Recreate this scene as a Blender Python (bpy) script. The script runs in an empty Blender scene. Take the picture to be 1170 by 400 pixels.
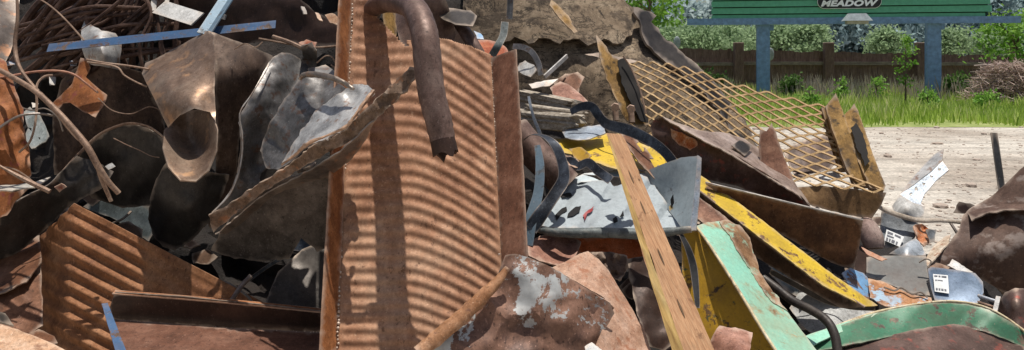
import bpy, bmesh, math, random
import numpy as np
from mathutils import Vector, Matrix, noise, geometry
rnd = random.Random(11)
sc = bpy.context.scene
COL = sc.collection
F, HZ, EYE = 850.0, 58.0, 1.7          # focal length in photo pixels, horizon row, eye height
def P(px, py, Y):
    return Vector(((px-585)/F*Y, Y, EYE-(py-HZ)/F*Y))

# ------------------------------------------------------------------ materials
M = {}
class NT:
    def __init__(s, name):
        m = bpy.data.materials.new(name); m.use_nodes = True
        s.m = m; s.t = m.node_tree; s.n = s.t.nodes; s.b = s.n['Principled BSDF']
        g = s.n.new('ShaderNodeNewGeometry'); s.pos = g.outputs['Position']; s.pt = g.outputs['Pointiness']; s.geo = g
        M[name] = m
    def lk(s, a, b): s.t.links.new(a, b)
    def noise(s, scale, detail=6, rough=.6, vec=None, dist=0):
        n = s.n.new('ShaderNodeTexNoise'); n.inputs['Scale'].default_value = scale; n.inputs['Detail'].default_value = detail
        n.inputs['Roughness'].default_value = rough; n.inputs['Distortion'].default_value = dist
        s.lk(vec or s.pos, n.inputs['Vector']); return n.outputs['Fac']
    def map(s, scale, rot=(0,0,0), loc=(0,0,0)):
        n = s.n.new('ShaderNodeMapping'); n.inputs['Scale'].default_value = scale; n.inputs['Rotation'].default_value = rot
        n.inputs['Location'].default_value = loc
        s.lk(s.pos, n.inputs['Vector']); return n.outputs['Vector']
    def ramp(s, fac, stops, interp='LINEAR'):
        n = s.n.new('ShaderNodeValToRGB'); cr = n.color_ramp; cr.interpolation = interp
        while len(cr.elements) < len(stops): cr.elements.new(.5)
        for e, (p, c) in zip(cr.elements, stops):
            e.position = p; e.color = (*c, 1) if hasattr(c, '__len__') else (c, c, c, 1)
        s.lk(fac, n.inputs['Fac']); return n.outputs['Color']
    def mix(s, fac, a, b, mode='MIX'):
        n = s.n.new('ShaderNodeMix'); n.data_type = 'RGBA'; n.blend_type = mode
        for v, i in ((fac, 0), (a, 6), (b, 7)):
            if hasattr(v, 'is_output'): s.lk(v, n.inputs[i])
            elif hasattr(v, '__len__'): n.inputs[i].default_value = (*v, 1)
            elif i == 0: n.inputs[0].default_value = v
            else: n.inputs[i].default_value = (v, v, v, 1)
        return n.outputs[2]
    def math(s, op, a, b=0):
        n = s.n.new('ShaderNodeMath'); n.operation = op
        for v, i in ((a, 0), (b, 1)):
            if hasattr(v, 'is_output'): s.lk(v, n.inputs[i])
            else: n.inputs[i].default_value = v
        return n.outputs[0]
    def bump(s, h, strength=.4, dist=.01):
        n = s.n.new('ShaderNodeBump'); n.inputs['Strength'].default_value = strength; n.inputs['Distance'].default_value = dist
        s.lk(h, n.inputs['Height']); s.lk(n.outputs['Normal'], s.b.inputs['Normal'])
    def out(s, col, rough=.8, metal=0):
        s.lk(col, s.b.inputs['Base Color'])
        if hasattr(rough, 'is_output'): s.lk(rough, s.b.inputs['Roughness'])
        else: s.b.inputs['Roughness'].default_value = rough
        if hasattr(metal, 'is_output'): s.lk(metal, s.b.inputs['Metallic'])
        else: s.b.inputs['Metallic'].default_value = metal
        return s.m

def rust(name, c1, c2, c3, scale=5, metal=.15, rough=.75, paint=None, cov=.5, pscale=6, streak=.35, edge=(.58, .46, .36), eamt=.55,
         bump=.22, spots=None, prough=.45, soft=.02, axis='z', scuff=.35, cracks=False, mott=1.):
    """weathered metal: three tone mottling, run marks, sun highlights painted on edges, optionally a coat of flaking paint over it"""
    if name.startswith('rust_') and name not in ('rust_wing', 'rust_wing2', 'rust_black', 'rust_wire', 'rust_orange', 'rust_salmon', 'rust_tan', 'rust_tan2'):
        c1, c2, c3 = (tuple(max(.004, sum(c)/3+(q-sum(c)/3)*1.28) for q in c) for c in (c1, c2, c3))
    k = NT(name); off = (rnd.uniform(0, 9), rnd.uniform(0, 9), rnd.uniform(0, 9))
    v = k.map((1, 1, 1), loc=off)
    n1 = k.noise(scale, 9, .68, v, .3)
    n2 = k.noise(scale*7.3, 12, .78, v)
    n3 = k.noise(scale*30, 6, .8, v)
    base = k.ramp(n1, [(.36, tuple(a*mott+b_*(1-mott) for a, b_ in zip(c1, c2))), (.5, c2), (.64, tuple(a*mott+b_*(1-mott) for a, b_ in zip(c3, c2)))])
    base = k.mix(.5*mott, base, k.ramp(n2, [(.36, .5), (.5, 1.), (.66, 1.35)]), 'MULTIPLY')
    fl = k.noise(scale*13, 8, .75, k.map((1, 1, .45), loc=off))
    base = k.mix(k.ramp(fl, [(.585, 0.), (.615, .75*mott)]), base, tuple(c*.42 for c in c1))
    base = k.mix(k.ramp(fl, [(.375, .6*mott), (.40, 0.)]), base, tuple(min(.85, c*1.25+.015) for c in c3))
    base = k.mix(.5, base, k.ramp(n3, [(.3, .5), (.7, 1.4)]), 'MULTIPLY')
    if streak:
        sv = k.map((26, 26, 2.2), loc=off) if axis == 'z' else k.map((2.2, 26, 26), loc=off)
        base = k.mix(streak, base, k.ramp(k.noise(1.0, 5, .6, sv), [(.3, .45), (.6, 1.25)]), 'MULTIPLY')
    if spots:
        base = k.mix(k.ramp(k.noise(scale*2.7, 5, .6, k.map((1, 1, 1), loc=(3, 5, 1))), [(.56, 0.), (.66, .85)]), base, spots)
    if cracks:
        cn = k.noise(1.7, 9, .72, k.map((1.4, 1.4, 3.2), rot=(.2, .5, .1)), .8)
        base = k.mix(k.ramp(k.math('ABSOLUTE', k.math('SUBTRACT', cn, .5)), [(.004, .95), (.016, 0.)]), base, (.015, .011, .008))
        base = k.mix(k.ramp(k.noise(2.2, 8, .75, k.map((1, 1, 2.4))), [(.54, 0.), (.58, .7)]), base, (.05, .036, .026))
    rg = k.ramp(n2, [(.3, rough+.12), (.7, rough-.12)])
    h = k.mix(.5, n2, n3)
    if paint:
        pn = k.noise(pscale, 10, .72, k.map((1, 1, 1), loc=(off[1], off[2], off[0])), .25)
        pm = k.ramp(pn, [(cov-soft, 0.), (cov+soft, 1.)])
        # long scratches
        sn = k.noise(3.0, 6, .75, k.map((3, 20, 3), rot=(.5, .3, .8), loc=off))
        pm = k.mix(k.ramp(sn, [(.63, 0.), (.66, .8)]), pm, 0.)
        pc = k.mix(.6, paint, k.ramp(n2, [(.3, .55), (.55, 1.0), (.75, 1.2)]), 'MULTIPLY')
        pc = k.mix(k.ramp(k.noise(pscale*.6, 6, .65, v), [(.45, 0.), (.75, .55)]), pc, c2)
        base = k.mix(pm, base, pc)
        rg = k.mix(pm, rg, prough)
        h = k.mix(.5, h, pm)
    du = k.noise(95, 3, .6, v)
    base = k.mix(k.ramp(du, [(.66, 0.), (.72, .5)]), base, tuple(min(.7, c*1.5+.07) for c in c3))
    if scuff:
        sf2 = k.noise(1.6, 8, .85, k.map((40, 3, 3), rot=(.3, .7, 1.1), loc=off))
        base = k.mix(k.ramp(sf2, [(.645, 0.), (.67, scuff)]), base, tuple(min(.8, c*1.5+.06) for c in c3))
        sf = k.noise(2.0, 7, .8, k.map((2.5, 2.5, 34), rot=(.9, .4, .2), loc=off))
        base = k.mix(k.ramp(sf, [(.645, 0.), (.67, scuff)]), base, tuple(min(.8, c*1.6+.06) for c in c2))
    if eamt:
        base = k.mix(k.math('MULTIPLY', k.ramp(k.pt, [(.545, 0.), (.60, 1.)]), k.math('MULTIPLY', n2, eamt*1.6)), base, edge)  # convex edges paled to paint in sun on the cut rims
    k.b.inputs['Specular IOR Level'].default_value = .3
    k.bump(h, bump, .004)
    return k.out(base, rg, metal)

# rust tones (linear albedo)
rust('rust_orange', (.2, .085, .042), (.335, .168, .093), (.44, .265, .165), 2.6, .05, .75, mott=.8, scuff=.6, streak=.3, edge=(.62, .4, .25), eamt=.25, bump=.35)
rust('rust_flange', (.13, .065, .045), (.19, .1, .07), (.26, .15, .11), 6, .1, .7, streak=.3)
rust('rust_edge', (.14, .055, .028), (.21, .09, .045), (.3, .14, .075), 8, .05, .75)
rust('rust_brown', (.075, .036, .022), (.13, .064, .04), (.2, .11, .075), 5, .2, .65)
rust('rust_wing', (.08, .062, .052), (.135, .108, .09), (.21, .175, .15), 5, .5, .42, mott=.7, bump=.12,  spots=(.3, .15, .08))
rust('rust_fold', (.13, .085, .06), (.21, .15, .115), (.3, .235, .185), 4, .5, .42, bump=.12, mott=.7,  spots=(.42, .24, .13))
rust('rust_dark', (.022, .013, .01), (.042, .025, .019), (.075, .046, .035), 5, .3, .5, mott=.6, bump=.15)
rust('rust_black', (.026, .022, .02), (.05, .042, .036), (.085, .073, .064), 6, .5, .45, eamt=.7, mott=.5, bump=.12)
rust('rust_red', (.16, .045, .025), (.27, .085, .05), (.36, .15, .09), 7, .05, .75)
rust('rust_pale', (.3, .17, .11), (.45, .3, .21), (.6, .45, .35), 6, .05, .7, streak=.4, spots=(.2, .09, .05))
rust('rust_tan', (.13, .07, .02), (.26, .145, .04), (.36, .21, .065), 5, .05, .75, spots=(.03, .022, .016))
rust('rust_wire', (.15, .09, .06), (.25, .155, .105), (.36, .25, .18), 9, .2, .6, eamt=.08)
rust('rust_rebar', (.04, .024, .02), (.09, .055, .042), (.16, .11, .09), 8, .2, .6, streak=0, eamt=0)
rust('mesh_rust', (.27, .16, .07), (.42, .27, .125), (.54, .37, .2), 9, .05, .7, streak=0, eamt=0)
rust('steel_blue', (.045, .043, .042), (.12, .112, .108), (.25, .24, .235), 9, .35, .45, spots=(.11, .06, .04), mott=.55, bump=.12, scuff=.5)
rust('steel_strap', (.018, .02, .026), (.042, .048, .06), (.1, .115, .14), 7, .5, .4)
rust('steel_silver', (.12, .12, .125), (.38, .37, .36), (.6, .59, .57), 8, .3, .45, spots=(.2, .11, .07), bump=.12, mott=.6, scuff=.5)
rust('galvanised', (.2, .22, .25), (.28, .32, .37), (.38, .43, .49), 12, .3, .5, streak=.15, bump=.15)
rust('tag_steel', (.12, .165, .225), (.165, .215, .29), (.21, .27, .36), 10, .3, .4, streak=.1, bump=.1, scuff=.1)
rust('paint_blue', (.06, .035, .025), (.1, .06, .045), (.16, .1, .07), 8, .1, .6, paint=(.05, .115, .23), cov=.44, pscale=9, eamt=.1)
rust('paint_lightblue', (.12, .07, .05), (.2, .12, .085), (.3, .2, .15), 7, .1, .6, paint=(.16, .34, .56), cov=.47, pscale=7)
rust('paint_yellow', (.07, .035, .02), (.13, .065, .03), (.22, .12, .05), 9, .05, .6, paint=(.62, .42, .035), cov=.42, pscale=10, prough=.42)
rust('paint_mustard', (.05, .03, .02), (.1, .055, .028), (.16, .09, .04), 10, .05, .6, paint=(.44, .25, .02), cov=.40, pscale=9, spots=(.02, .13, .06), prough=.45)
rust('paint_mint', (.2, .1, .045), (.33, .19, .085), (.45, .29, .15), 8, .05, .65, paint=(.27, .56, .42), cov=.42, pscale=5, soft=.05, prough=.5)
rust('paint_green', (.05, .04, .03), (.1, .07, .05), (.18, .13, .09), 9, .05, .6, paint=(.05, .17, .095), cov=.425, pscale=9, prough=.4)
rust('paint_grey', (.1, .05, .03), (.15, .085, .06), (.2, .14, .11), 6, .15, .6, paint=(.22, .22, .21), cov=.45, pscale=5, prough=.85)
rust('paint_tray', (.12, .12, .12), (.2, .21, .22), (.3, .31, .32), 6, .2, .5, paint=(.36, .4, .42), cov=.36, pscale=6, prough=.75, streak=.2, bump=.25)
rust('paint_traywall', (.12, .12, .12), (.2, .21, .22), (.3, .31, .32), 6, .2, .5, paint=(.34, .4, .43), cov=.36, pscale=6, prough=.5, streak=.2, bump=.25)
rust('paint_flake', (.12, .055, .035), (.2, .1, .065), (.27, .16, .115), 5, .1, .7, streak=.2)
rust('slate', (.05, .06, .06), (.085, .1, .1), (.14, .16, .16), 6, .1, .6)
rust('mud', (.1, .072, .048), (.22, .16, .105), (.33, .255, .175), 2.6, 0, .9, streak=.25, spots=(.045, .032, .022), bump=.45, eamt=.2, scuff=0, cracks=True)
rust('stone', (.14, .11, .1), (.24, .2, .18), (.33, .29, .26), 8, 0, .9, streak=0)
rust('black_steel', (.008, .008, .008), (.016, .016, .017), (.03, .03, .032), 8, .2, .5)
rust('hose', (.02, .016, .014), (.042, .032, .027), (.07, .056, .045), 10, .1, .5, streak=0, eamt=0)
rust('white_scrap', (.34, .33, .31), (.5, .49, .47), (.62, .61, .59), 8, 0, .6, streak=.2, bump=.2)
rust('weld', (.4, .28, .2), (.6, .46, .36), (.75, .64, .55), 30, .2, .5, streak=0)

def wood(name, c1, c2, c3, direction, sc_=14, spots=None):
    """planed or weathered timber, grain along `direction`"""
    k = NT(name)
    d = Vector(direction).normalized()
    q = Vector((1, 0, 0)).rotation_difference(d).to_euler()
    v = k.map((1/1.6, 1/(sc_*2.2), 1/(sc_*2.2)), rot=tuple(q)); v.node.vector_type = 'TEXTURE'
    g = k.noise(1.6, 8, .65, v, .6)
    g2 = k.noise(4.5, 5, .7, v)
    n = k.noise(6, 5, .6)
    base = k.ramp(g, [(.3, c1), (.5, c2), (.7, c3)])
    base = k.mix(.6, base, k.ramp(g2, [(.3, .5), (.6, 1.25)]), 'MULTIPLY')
    base = k.mix(.5, base, k.ramp(n, [(.3, .65), (.7, 1.3)]), 'MULTIPLY')
    if spots: base = k.mix(k.ramp(k.noise(16, 4), [(.62, 0.), (.7, .8)]), base, spots)
    k.bump(k.mix(.5, g, g2), .5, .008)
    return k.out(base, .85)
PL = (P(800, 400, 2.85)-P(697, 152, 3.5))
wood('wood_plank', (.3, .145, .068), (.41, .22, .11), (.49, .3, .165), PL, 26, spots=(.16, .075, .035))
wood('wood_plank_edge', (.28, .16, .045), (.42, .27, .09), (.54, .38, .16), PL, 10)
wood('wood_old', (.14, .11, .085), (.33, .28, .22), (.52, .47, .4), (1, .1, -.14), 16)
wood('wood_fence', (.1, .06, .05), (.165, .1, .085), (.23, .15, .13), (0, 0, 1), 5)
wood('wood_fence_rail', (.13, .1, .085), (.22, .175, .15), (.3, .26, .22), (1, 0, 0), 5)

def flat(name, c, rough=.7, metal=0, var=.3, scale=8):
    k = NT(name); n = k.noise(scale, 6, .65)
    return k.out(k.mix(1., c, k.ramp(n, [(.3, 1-var), (.7, 1+var)]), 'MULTIPLY'), rough, metal)
flat('bill_blue', (.17, .28, .47), .6); flat('bill_green', (.12, .40, .24), .7, var=.15)
flat('bill_gap', (.012, .05, .03), .8); flat('sign_black', (.012, .012, .012), .5); flat('sign_white', (.93, .93, .93), .5, var=.05)
flat('lamp_grey', (.34, .38, .4), .5); flat('ink', (.16, .16, .18), .7); flat('paper', (.78, .78, .76), .7, var=.08)
flat('matt_black', (.014, .011, .009), .9); flat('red_ink', (.3, .03, .03), .6); flat('pit', (.006, .005, .005), .9)  # first one: plain black for the fin side and the post stain
flat('trunk', (.11, .08, .055), .9); flat('far_trunk', (.09, .09, .08), .9)
def leafy(name, cols, rough=.65, sub=.25):
    k = NT(name); a = k.n.new('ShaderNodeAttribute'); a.attribute_name = 'tone'
    c = k.ramp(a.outputs['Fac'], [(i/(len(cols)-1), q) for i, q in enumerate(cols)])
    k.out(c, rough); k.b.inputs['Specular IOR Level'].default_value = .15
    tr = k.n.new('ShaderNodeBsdfTranslucent'); k.lk(c, tr.inputs['Color'])
    mx = k.n.new('ShaderNodeMixShader'); mx.inputs[0].default_value = sub
    k.lk(k.b.outputs[0], mx.inputs[1]); k.lk(tr.outputs[0], mx.inputs[2])
    k.lk(mx.outputs[0], k.n['Material Output'].inputs['Surface'])
    return k.m
leafy('grass_blades', [(.22, .34, .05), (.4, .55, .1), (.58, .7, .2), (.75, .7, .4)], .8, .6)
leafy('dry_weed', [(.36, .3, .22), (.52, .44, .35), (.62, .54, .46)], .8, .3)
leafy('brush_twigs', [(.26, .18, .15), (.5, .38, .32), (.66, .54, .48)], .9, .1)
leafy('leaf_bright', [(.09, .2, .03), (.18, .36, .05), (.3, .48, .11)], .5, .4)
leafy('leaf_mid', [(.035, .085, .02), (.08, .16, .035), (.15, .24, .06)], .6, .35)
leafy('leaf_willow', [(.21, .3, .16), (.29, .4, .22), (.38, .5, .29)], .7, .55)  # lightened, some distance haze is put into the leaf colour
leafy('leaf_far', [(.26, .37, .39), (.34, .45, .47), (.42, .53, .54)], .8, .55)  # blue grey tone paints the distance haze into the leaves
leafy('leaf_haze', [(.32, .42, .42), (.42, .51, .51), (.5, .58, .59)], .85, .5)  # paler still, with more haze painted in

k = NT('gravel')
n1 = k.noise(.35, 6, .6); n2 = k.noise(3.5, 8, .7); n3 = k.noise(28, 6, .75)
vr = k.n.new('ShaderNodeTexVoronoi'); vr.inputs['Scale'].default_value = 16; k.lk(k.pos, vr.inputs['Vector'])
sv = k.noise(1, 6, .7, k.map((.22, 2.6, 1), rot=(0, 0, .06)))
b = k.ramp(n1, [(.36, (.34, .285, .23)), (.5, (.47, .415, .35)), (.62, (.55, .5, .43))])
b = k.mix(.7, b, k.ramp(n2, [(.3, .62), (.55, 1.05), (.75, 1.25)]), 'MULTIPLY')
b = k.mix(.8, b, k.ramp(n3, [(.3, .55), (.65, 1.3)]), 'MULTIPLY')
b = k.mix(.6, b, k.ramp(sv, [(.38, .55), (.56, 1.15)]), 'MULTIPLY')
b = k.mix(k.ramp(k.noise(.7, 5, .7, k.map((1, 1.6, 1), loc=(4, 2, 0))), [(.6, 0.), (.7, .45)]), b, (.2, .16, .12))
b = k.mix(.35, b, k.ramp(vr.outputs['Distance'], [(.0, 1.3), (.7, .6)]), 'MULTIPLY')
k.bump(k.mix(.5, n3, vr.outputs['Distance']), .6, .03); k.out(b, .95)
k = NT('verge_soil')
k.out(k.ramp(k.noise(2, 8, .7), [(.35, (.14, .18, .04)), (.55, (.24, .28, .08)), (.75, (.42, .38, .22))]), .95)
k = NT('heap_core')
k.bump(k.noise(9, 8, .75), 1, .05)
k.out(k.ramp(k.noise(4, 8, .7), [(.35, (.008, .006, .005)), (.6, (.022, .014, .01)), (.8, (.05, .03, .02))]), .85)  # near black, so the shade in the gaps is painted in

# ------------------------------------------------------------------ objects
def link(name, data=None):
    o = bpy.data.objects.new(name, data); COL.objects.link(o); return o
def tag(o, label=None, cat=None, group=None, kind=None):
    for k_, v in (('label', label), ('category', cat), ('group', group), ('kind', kind)):
        if v: o[k_] = v
    return o
def mesh(name, bm, mat, parent=None, smooth=35, recalc=True):
    """link a bmesh built in world coordinates as ONE object with its origin at its own base"""
    if recalc: bmesh.ops.recalc_face_normals(bm, faces=bm.faces[:])
    xs = [v.co for v in bm.verts]
    lo = Vector((min(c.x for c in xs), min(c.y for c in xs), min(c.z for c in xs)))
    hi = Vector((max(c.x for c in xs), max(c.y for c in xs), max(c.z for c in xs)))
    org = Vector(((lo.x+hi.x)/2, (lo.y+hi.y)/2, lo.z))
    for v in bm.verts: v.co -= org
    me = bpy.data.meshes.new(name); bm.to_mesh(me); bm.free()
    if smooth:
        me.polygons.foreach_set('use_smooth', [True]*len(me.polygons))
        me.set_sharp_from_angle(angle=math.radians(smooth))
    mats = mat if isinstance(mat, (list, tuple)) else [mat]
    for m_ in mats: me.materials.append(M[m_])
    o = link(name, me)
    if parent is not None:
        o.parent = parent; o.location = org-Vector(parent['_w'])
    else: o.location = org
    o['_w'] = tuple(org)
    return o
def thing(name, bm, mat, label, cat, group=None, smooth=35):
    return tag(mesh(name, bm, mat, None, smooth), label, cat, group)
def root(name, at, label, cat, group=None):
    o = link(name); o.location = at; o['_w'] = tuple(at); return tag(o, label, cat, group)

# ------------------------------------------------------------------ shape helpers
def cr(pts, n=8, closed=False):
    """Catmull-Rom through tuples"""
    A = [np.array(p, float) for p in pts]; out = []
    N = len(A)
    rng = range(N) if closed else range(N-1)
    for i in rng:
        p0 = A[(i-1) % N] if closed or i > 0 else 2*A[0]-A[1]
        p1 = A[i]; p2 = A[(i+1) % N]
        p3 = A[(i+2) % N] if closed or i+2 < N else 2*A[-1]-A[-2]
        for j in range(n):
            t = j/n
            out.append(.5*((2*p1)+(-p0+p2)*t+(2*p0-5*p1+4*p2-p3)*t*t+(-p0+3*p1-3*p2+p3)*t**3))
    if not closed: out.append(A[-1])
    return out
def tps(ctrl):
    """smooth interpolation of 1/Y over the picture: exactly flat for three controls"""
    c = np.array(ctrl, float); xy = c[:, :2]/100; w = 1/c[:, 2]; n = len(c)
    if n <= 3:
        if n == 1: return lambda x, y: np.full(np.shape(x), c[0, 2])
        A = np.c_[np.ones(n), xy]; q = np.linalg.lstsq(A, w, rcond=None)[0]
        return lambda x, y: 1/(q[0]+q[1]*np.asarray(x)/100+q[2]*np.asarray(y)/100)
    def U(r2): return np.where(r2 > 1e-12, r2*np.log(r2+1e-12), 0)
    K = U(((xy[:, None]-xy[None])**2).sum(-1))+np.eye(n)*1e-4
    Q = np.c_[np.ones(n), xy]
    S = np.linalg.solve(np.block([[K, Q], [Q.T, np.zeros((3, 3))]]), np.r_[w, np.zeros(3)])
    def f(x, y):
        p = np.c_[np.ravel(x), np.ravel(y)]/100
        r = U(((p[:, None]-xy[None])**2).sum(-1))@S[:n]+np.c_[np.ones(len(p)), p]@S[n:]
        return 1/np.clip(r, .05, .6)
    return f
def WARN(Y, cy, ol):
    if Y.min() < min(cy)-.12 or Y.max() > max(cy)+.12: print('RANGE', ol[0], round(float(Y.min()), 2), round(float(Y.max()), 2), 'ctrl', min(cy), max(cy))
def inside(pts, x, y):
    r = False; j = len(pts)-1
    for i in range(len(pts)):
        xi, yi = pts[i]; xj, yj = pts[j]
        if (yi > y) != (yj > y) and x < (xj-xi)*(y-yi)/(yj-yi)+xi: r = not r
        j = i
    return r
def nz(x, y, z=0): return noise.noise(Vector((x, y, z)))
def plate(bm, outline, ctrl, thick=.006, sp=5, rag=.8, bump=.012, bfreq=.03, smooth=False, holes=(), seed=0, fine=.0008, disp=None, mi=0, bow=0, crump=0, cs=24):
    """a bent, dented metal plate: outline and depth controls in photo pixels + metres, dense triangulation, real thickness"""
    ol = [tuple(p[:2]) for p in outline]
    ctrl = list(ctrl)+[p for p in outline if len(p) > 2]
    dep = tps(ctrl)
    if smooth: ol = [tuple(p) for p in cr(ol, 6, True)]
    res = []
    for i in range(len(ol)):
        a = np.array(ol[i]); b_ = np.array(ol[(i+1) % len(ol)]); L = np.linalg.norm(b_-a); n = max(1, int(L/sp))
        for j in range(n):
            p = a+(b_-a)*j/n
            if rag and j:
                t = (b_-a)/max(L, 1e-6); nn = np.array((-t[1], t[0]))
                p = p+nn*rag*(nz(p[0]*.09, p[1]*.09, seed)*1.6+nz(p[0]*.35, p[1]*.35, seed+7)*.9)
            res.append((float(p[0]), float(p[1])))
    V = list(res); E = [(i, (i+1) % len(res)) for i in range(len(res))]
    x0, x1 = min(p[0] for p in res), max(p[0] for p in res); y0, y1 = min(p[1] for p in res), max(p[1] for p in res)
    R = np.array(res); r2 = random.Random(seed+5)
    y = y0; row = 0
    while y < y1:
        x = x0+(sp/2 if row % 2 else 0)
        while x < x1:
            qx, qy = x+r2.uniform(-.25, .25)*sp, y+r2.uniform(-.25, .25)*sp
            if inside(res, qx, qy) and ((R-np.array((qx, qy)))**2).sum(1).min() > (.45*sp)**2: V.append((qx, qy))
            x += sp
        y += sp*.87; row += 1
    vv, ee, ff, *_ = geometry.delaunay_2d_cdt([Vector(p) for p in V], E, [], 1, 1e-4)
    px = np.array([v[0] for v in vv]); py = np.array([v[1] for v in vv])
    Y = dep(px, py)
    cy = [c[2] for c in ctrl]; WARN(Y, cy, outline)
    Y = np.clip(Y, min(cy)-.10, max(cy)+.10)
    fr = []
    for i in range(len(vv)):
        d = bump*nz(px[i]*bfreq, py[i]*bfreq, seed*1.7)+bump*.28*nz(px[i]*bfreq*2.7, py[i]*bfreq*2.7, seed+3)+fine*nz(px[i]*.25, py[i]*.25, seed+9)
        if crump:
            vd = noise.voronoi(Vector((px[i]/cs, py[i]/cs+seed*3.1, seed+px[0]*.37)))[0]; d += crump*(min(vd[1]-vd[0], .6)-.3)
        if disp: d += disp(px[i], py[i])
        fr.append(bm.verts.new(P(px[i], py[i], float(Y[i])+d)))
    cam = Vector((0, 0, EYE)); faces = []
    for f in ff:
        if len(f) < 3: continue
        c = [sum(px[k_] for k_ in f)/len(f), sum(py[k_] for k_ in f)/len(f)]
        if any(inside(h, *c) for h in holes): continue
        try: fc = bm.faces.new([fr[k_] for k_ in f])
        except ValueError: continue
        fc.normal_update(); fc.material_index = mi
        if fc.normal.dot(cam-fc.calc_center_median()) < 0: fc.normal_flip()
        faces.append(fc)
    nrm = {}
    for fc in faces:
        for v in fc.verts: nrm[v] = nrm.get(v, Vector())+fc.normal*fc.calc_area()
    bk = {v: bm.verts.new(v.co-n_.normalized()*thick) for v, n_ in nrm.items()}
    edges = {}
    for fc in faces:
        vs = fc.verts[:]
        nf = bm.faces.new([bk[v] for v in reversed(vs)]); nf.material_index = mi
        for a, b_ in zip(vs, vs[1:]+vs[:1]):
            if (b_, a) in edges: edges.pop((b_, a))
            else: edges[(a, b_)] = 1
    for a, b_ in edges:
        try: nf = bm.faces.new((b_, a, bk[a], bk[b_])); nf.material_index = mi
        except ValueError: pass
    for v in fr:
        if not v.link_faces: bm.verts.remove(v)
    return bm
def frames(pts):
    T = []
    for i in range(len(pts)):
        t = pts[min(i+1, len(pts)-1)]-pts[max(i-1, 0)]; T.append(t.normalized())
    return T
def tube(bm, path, r, seg=10, n=6, world=False, wob=0, squash=1, ends=True, cap_in=0, lead=None):
    """round bar or pipe along a smooth path; r in metres, one value or one per control"""
    rr = list(r) if hasattr(r, '__len__') else [r]*len(path)
    pts = [P(*p) if not world else Vector(p) for p in path]
    d = cr([(*p, q) for p, q in zip(pts, rr)], n)
    pts = [Vector(a[:3]) for a in d]; rr = [a[3] for a in d]
    T = frames(pts); u = T[0].orthogonal().normalized(); rings = []
    for i, (p, t) in enumerate(zip(pts, T)):
        u = (u-t*u.dot(t)).normalized(); w = t.cross(u)
        rings.append([bm.verts.new(p+(u*math.cos(a)+w*math.sin(a)*squash)*rr[i]*(1+wob*nz(i*.6, j*1.3, len(path)))) for j, a in
                      enumerate(2*math.pi*k_/seg for k_ in range(seg))])
    for a, b_ in zip(rings, rings[1:]):
        for j in range(seg): bm.faces.new((a[j], a[(j+1) % seg], b_[(j+1) % seg], b_[j]))
    if ends:
        for rg, t in ((rings[0], -T[0]), (rings[-1], T[-1])):
            if cap_in:
                c = sum((v.co for v in rg), Vector())/seg
                inn = [bm.verts.new(c+(v.co-c)*.8) for v in rg]; deep = [bm.verts.new(v.co-t*cap_in) for v in inn]
                for j in range(seg):
                    k_ = (j+1) % seg
                    bm.faces.new((rg[j], rg[k_], inn[k_], inn[j])); bm.faces.new((inn[j], inn[k_], deep[k_], deep[j]))
                bm.faces.new(deep)
            else: bm.faces.new(rg)
    return rings
def ribbon(bm, path, width, side, thick=.003, n=8, twist=0):
    """flat strap: path in pixels+metres, side = direction(s) of its width in world space"""
    pts = [Vector(a) for a in cr([P(*p) for p in path], n)]
    S = side if isinstance(side, list) else [side]*len(path)
    sd = [Vector(a).normalized() for a in cr(S, n)]
    W = list(width) if hasattr(width, '__len__') else [width]*len(path)
    ww = [a[0] for a in cr([(w_,) for w_ in W], n)]
    T = frames(pts); rows = []
    for p, t, s_, w_ in zip(pts, T, sd, ww):
        s_ = (s_-t*s_.dot(t)).normalized(); nn = t.cross(s_)
        rows.append([bm.verts.new(p+s_*w_/2*a+nn*thick/2*b_) for a, b_ in ((-1, -1), (-.75, -1), (0, -1), (.75, -1), (1, -1), (1, 1), (.75, 1), (0, 1), (-.75, 1), (-1, 1))])
    m_ = len(rows[0])
    for a, b_ in zip(rows, rows[1:]):
        for j in range(m_): bm.faces.new((a[j], a[(j+1) % m_], b_[(j+1) % m_], b_[j]))
    bm.faces.new(rows[0]); bm.faces.new(rows[-1])
    return bm
def box(bm, c, sx, sy, sz, rot=None, mi=0):
    r = bmesh.ops.create_cube(bm, size=1); m = Matrix.Translation(c) @ (rot.to_4x4() if rot else Matrix()) @ Matrix.Diagonal((sx, sy, sz, 1))
    bmesh.ops.transform(bm, matrix=m, verts=r['verts'])
    for v in r['verts']:
        for f in v.link_faces: f.material_index = mi
    return r['verts']
def bar(bm, A, B, prof, up=Vector((0, 0, 1)), bev=0):
    """straight bar from A to B with a closed 2-D section (across, up)"""
    t = (B-A).normalized(); s_ = t.cross(up).normalized(); u = s_.cross(t)
    ra = [bm.verts.new(A+s_*x+u*y) for x, y in prof]; rb = [bm.verts.new(B+s_*x+u*y) for x, y in prof]
    n = len(prof)
    for j in range(n): bm.faces.new((ra[j], ra[(j+1) % n], rb[(j+1) % n], rb[j]))
    fs = [bm.faces.new(ra), bm.faces.new(rb[::-1])]
    es = {e for v in ra+rb for e in v.link_edges}
    bmesh.ops.subdivide_edges(bm, edges=list(es), cuts=4, use_grid_fill=True)
def rect(w, h): return [(-w/2, -h/2), (w/2, -h/2), (w/2, h/2), (-w/2, h/2)]
B = bmesh.new
def S(name, mat, label, cat, outline, ctrl, group=None, parent=None, **kw):
    bm = plate(B(), outline, ctrl, **kw)
    if parent is not None: return mesh(name, bm, mat, parent)
    return thing(name, bm, mat, label, cat, group)
def T(name, mat, label, cat, path, r, group=None, parent=None, **kw):
    bm = B(); tube(bm, path, r, **kw)
    if parent is not None: return mesh(name, bm, mat, parent, 50)
    return thing(name, bm, mat, label, cat, group, 50)
def R(name, mat, label, cat, path, w, side, group=None, **kw):
    bm = B(); ribbon(bm, path, w, side, **kw); return thing(name, bm, mat, label, cat, group, 40)
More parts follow.
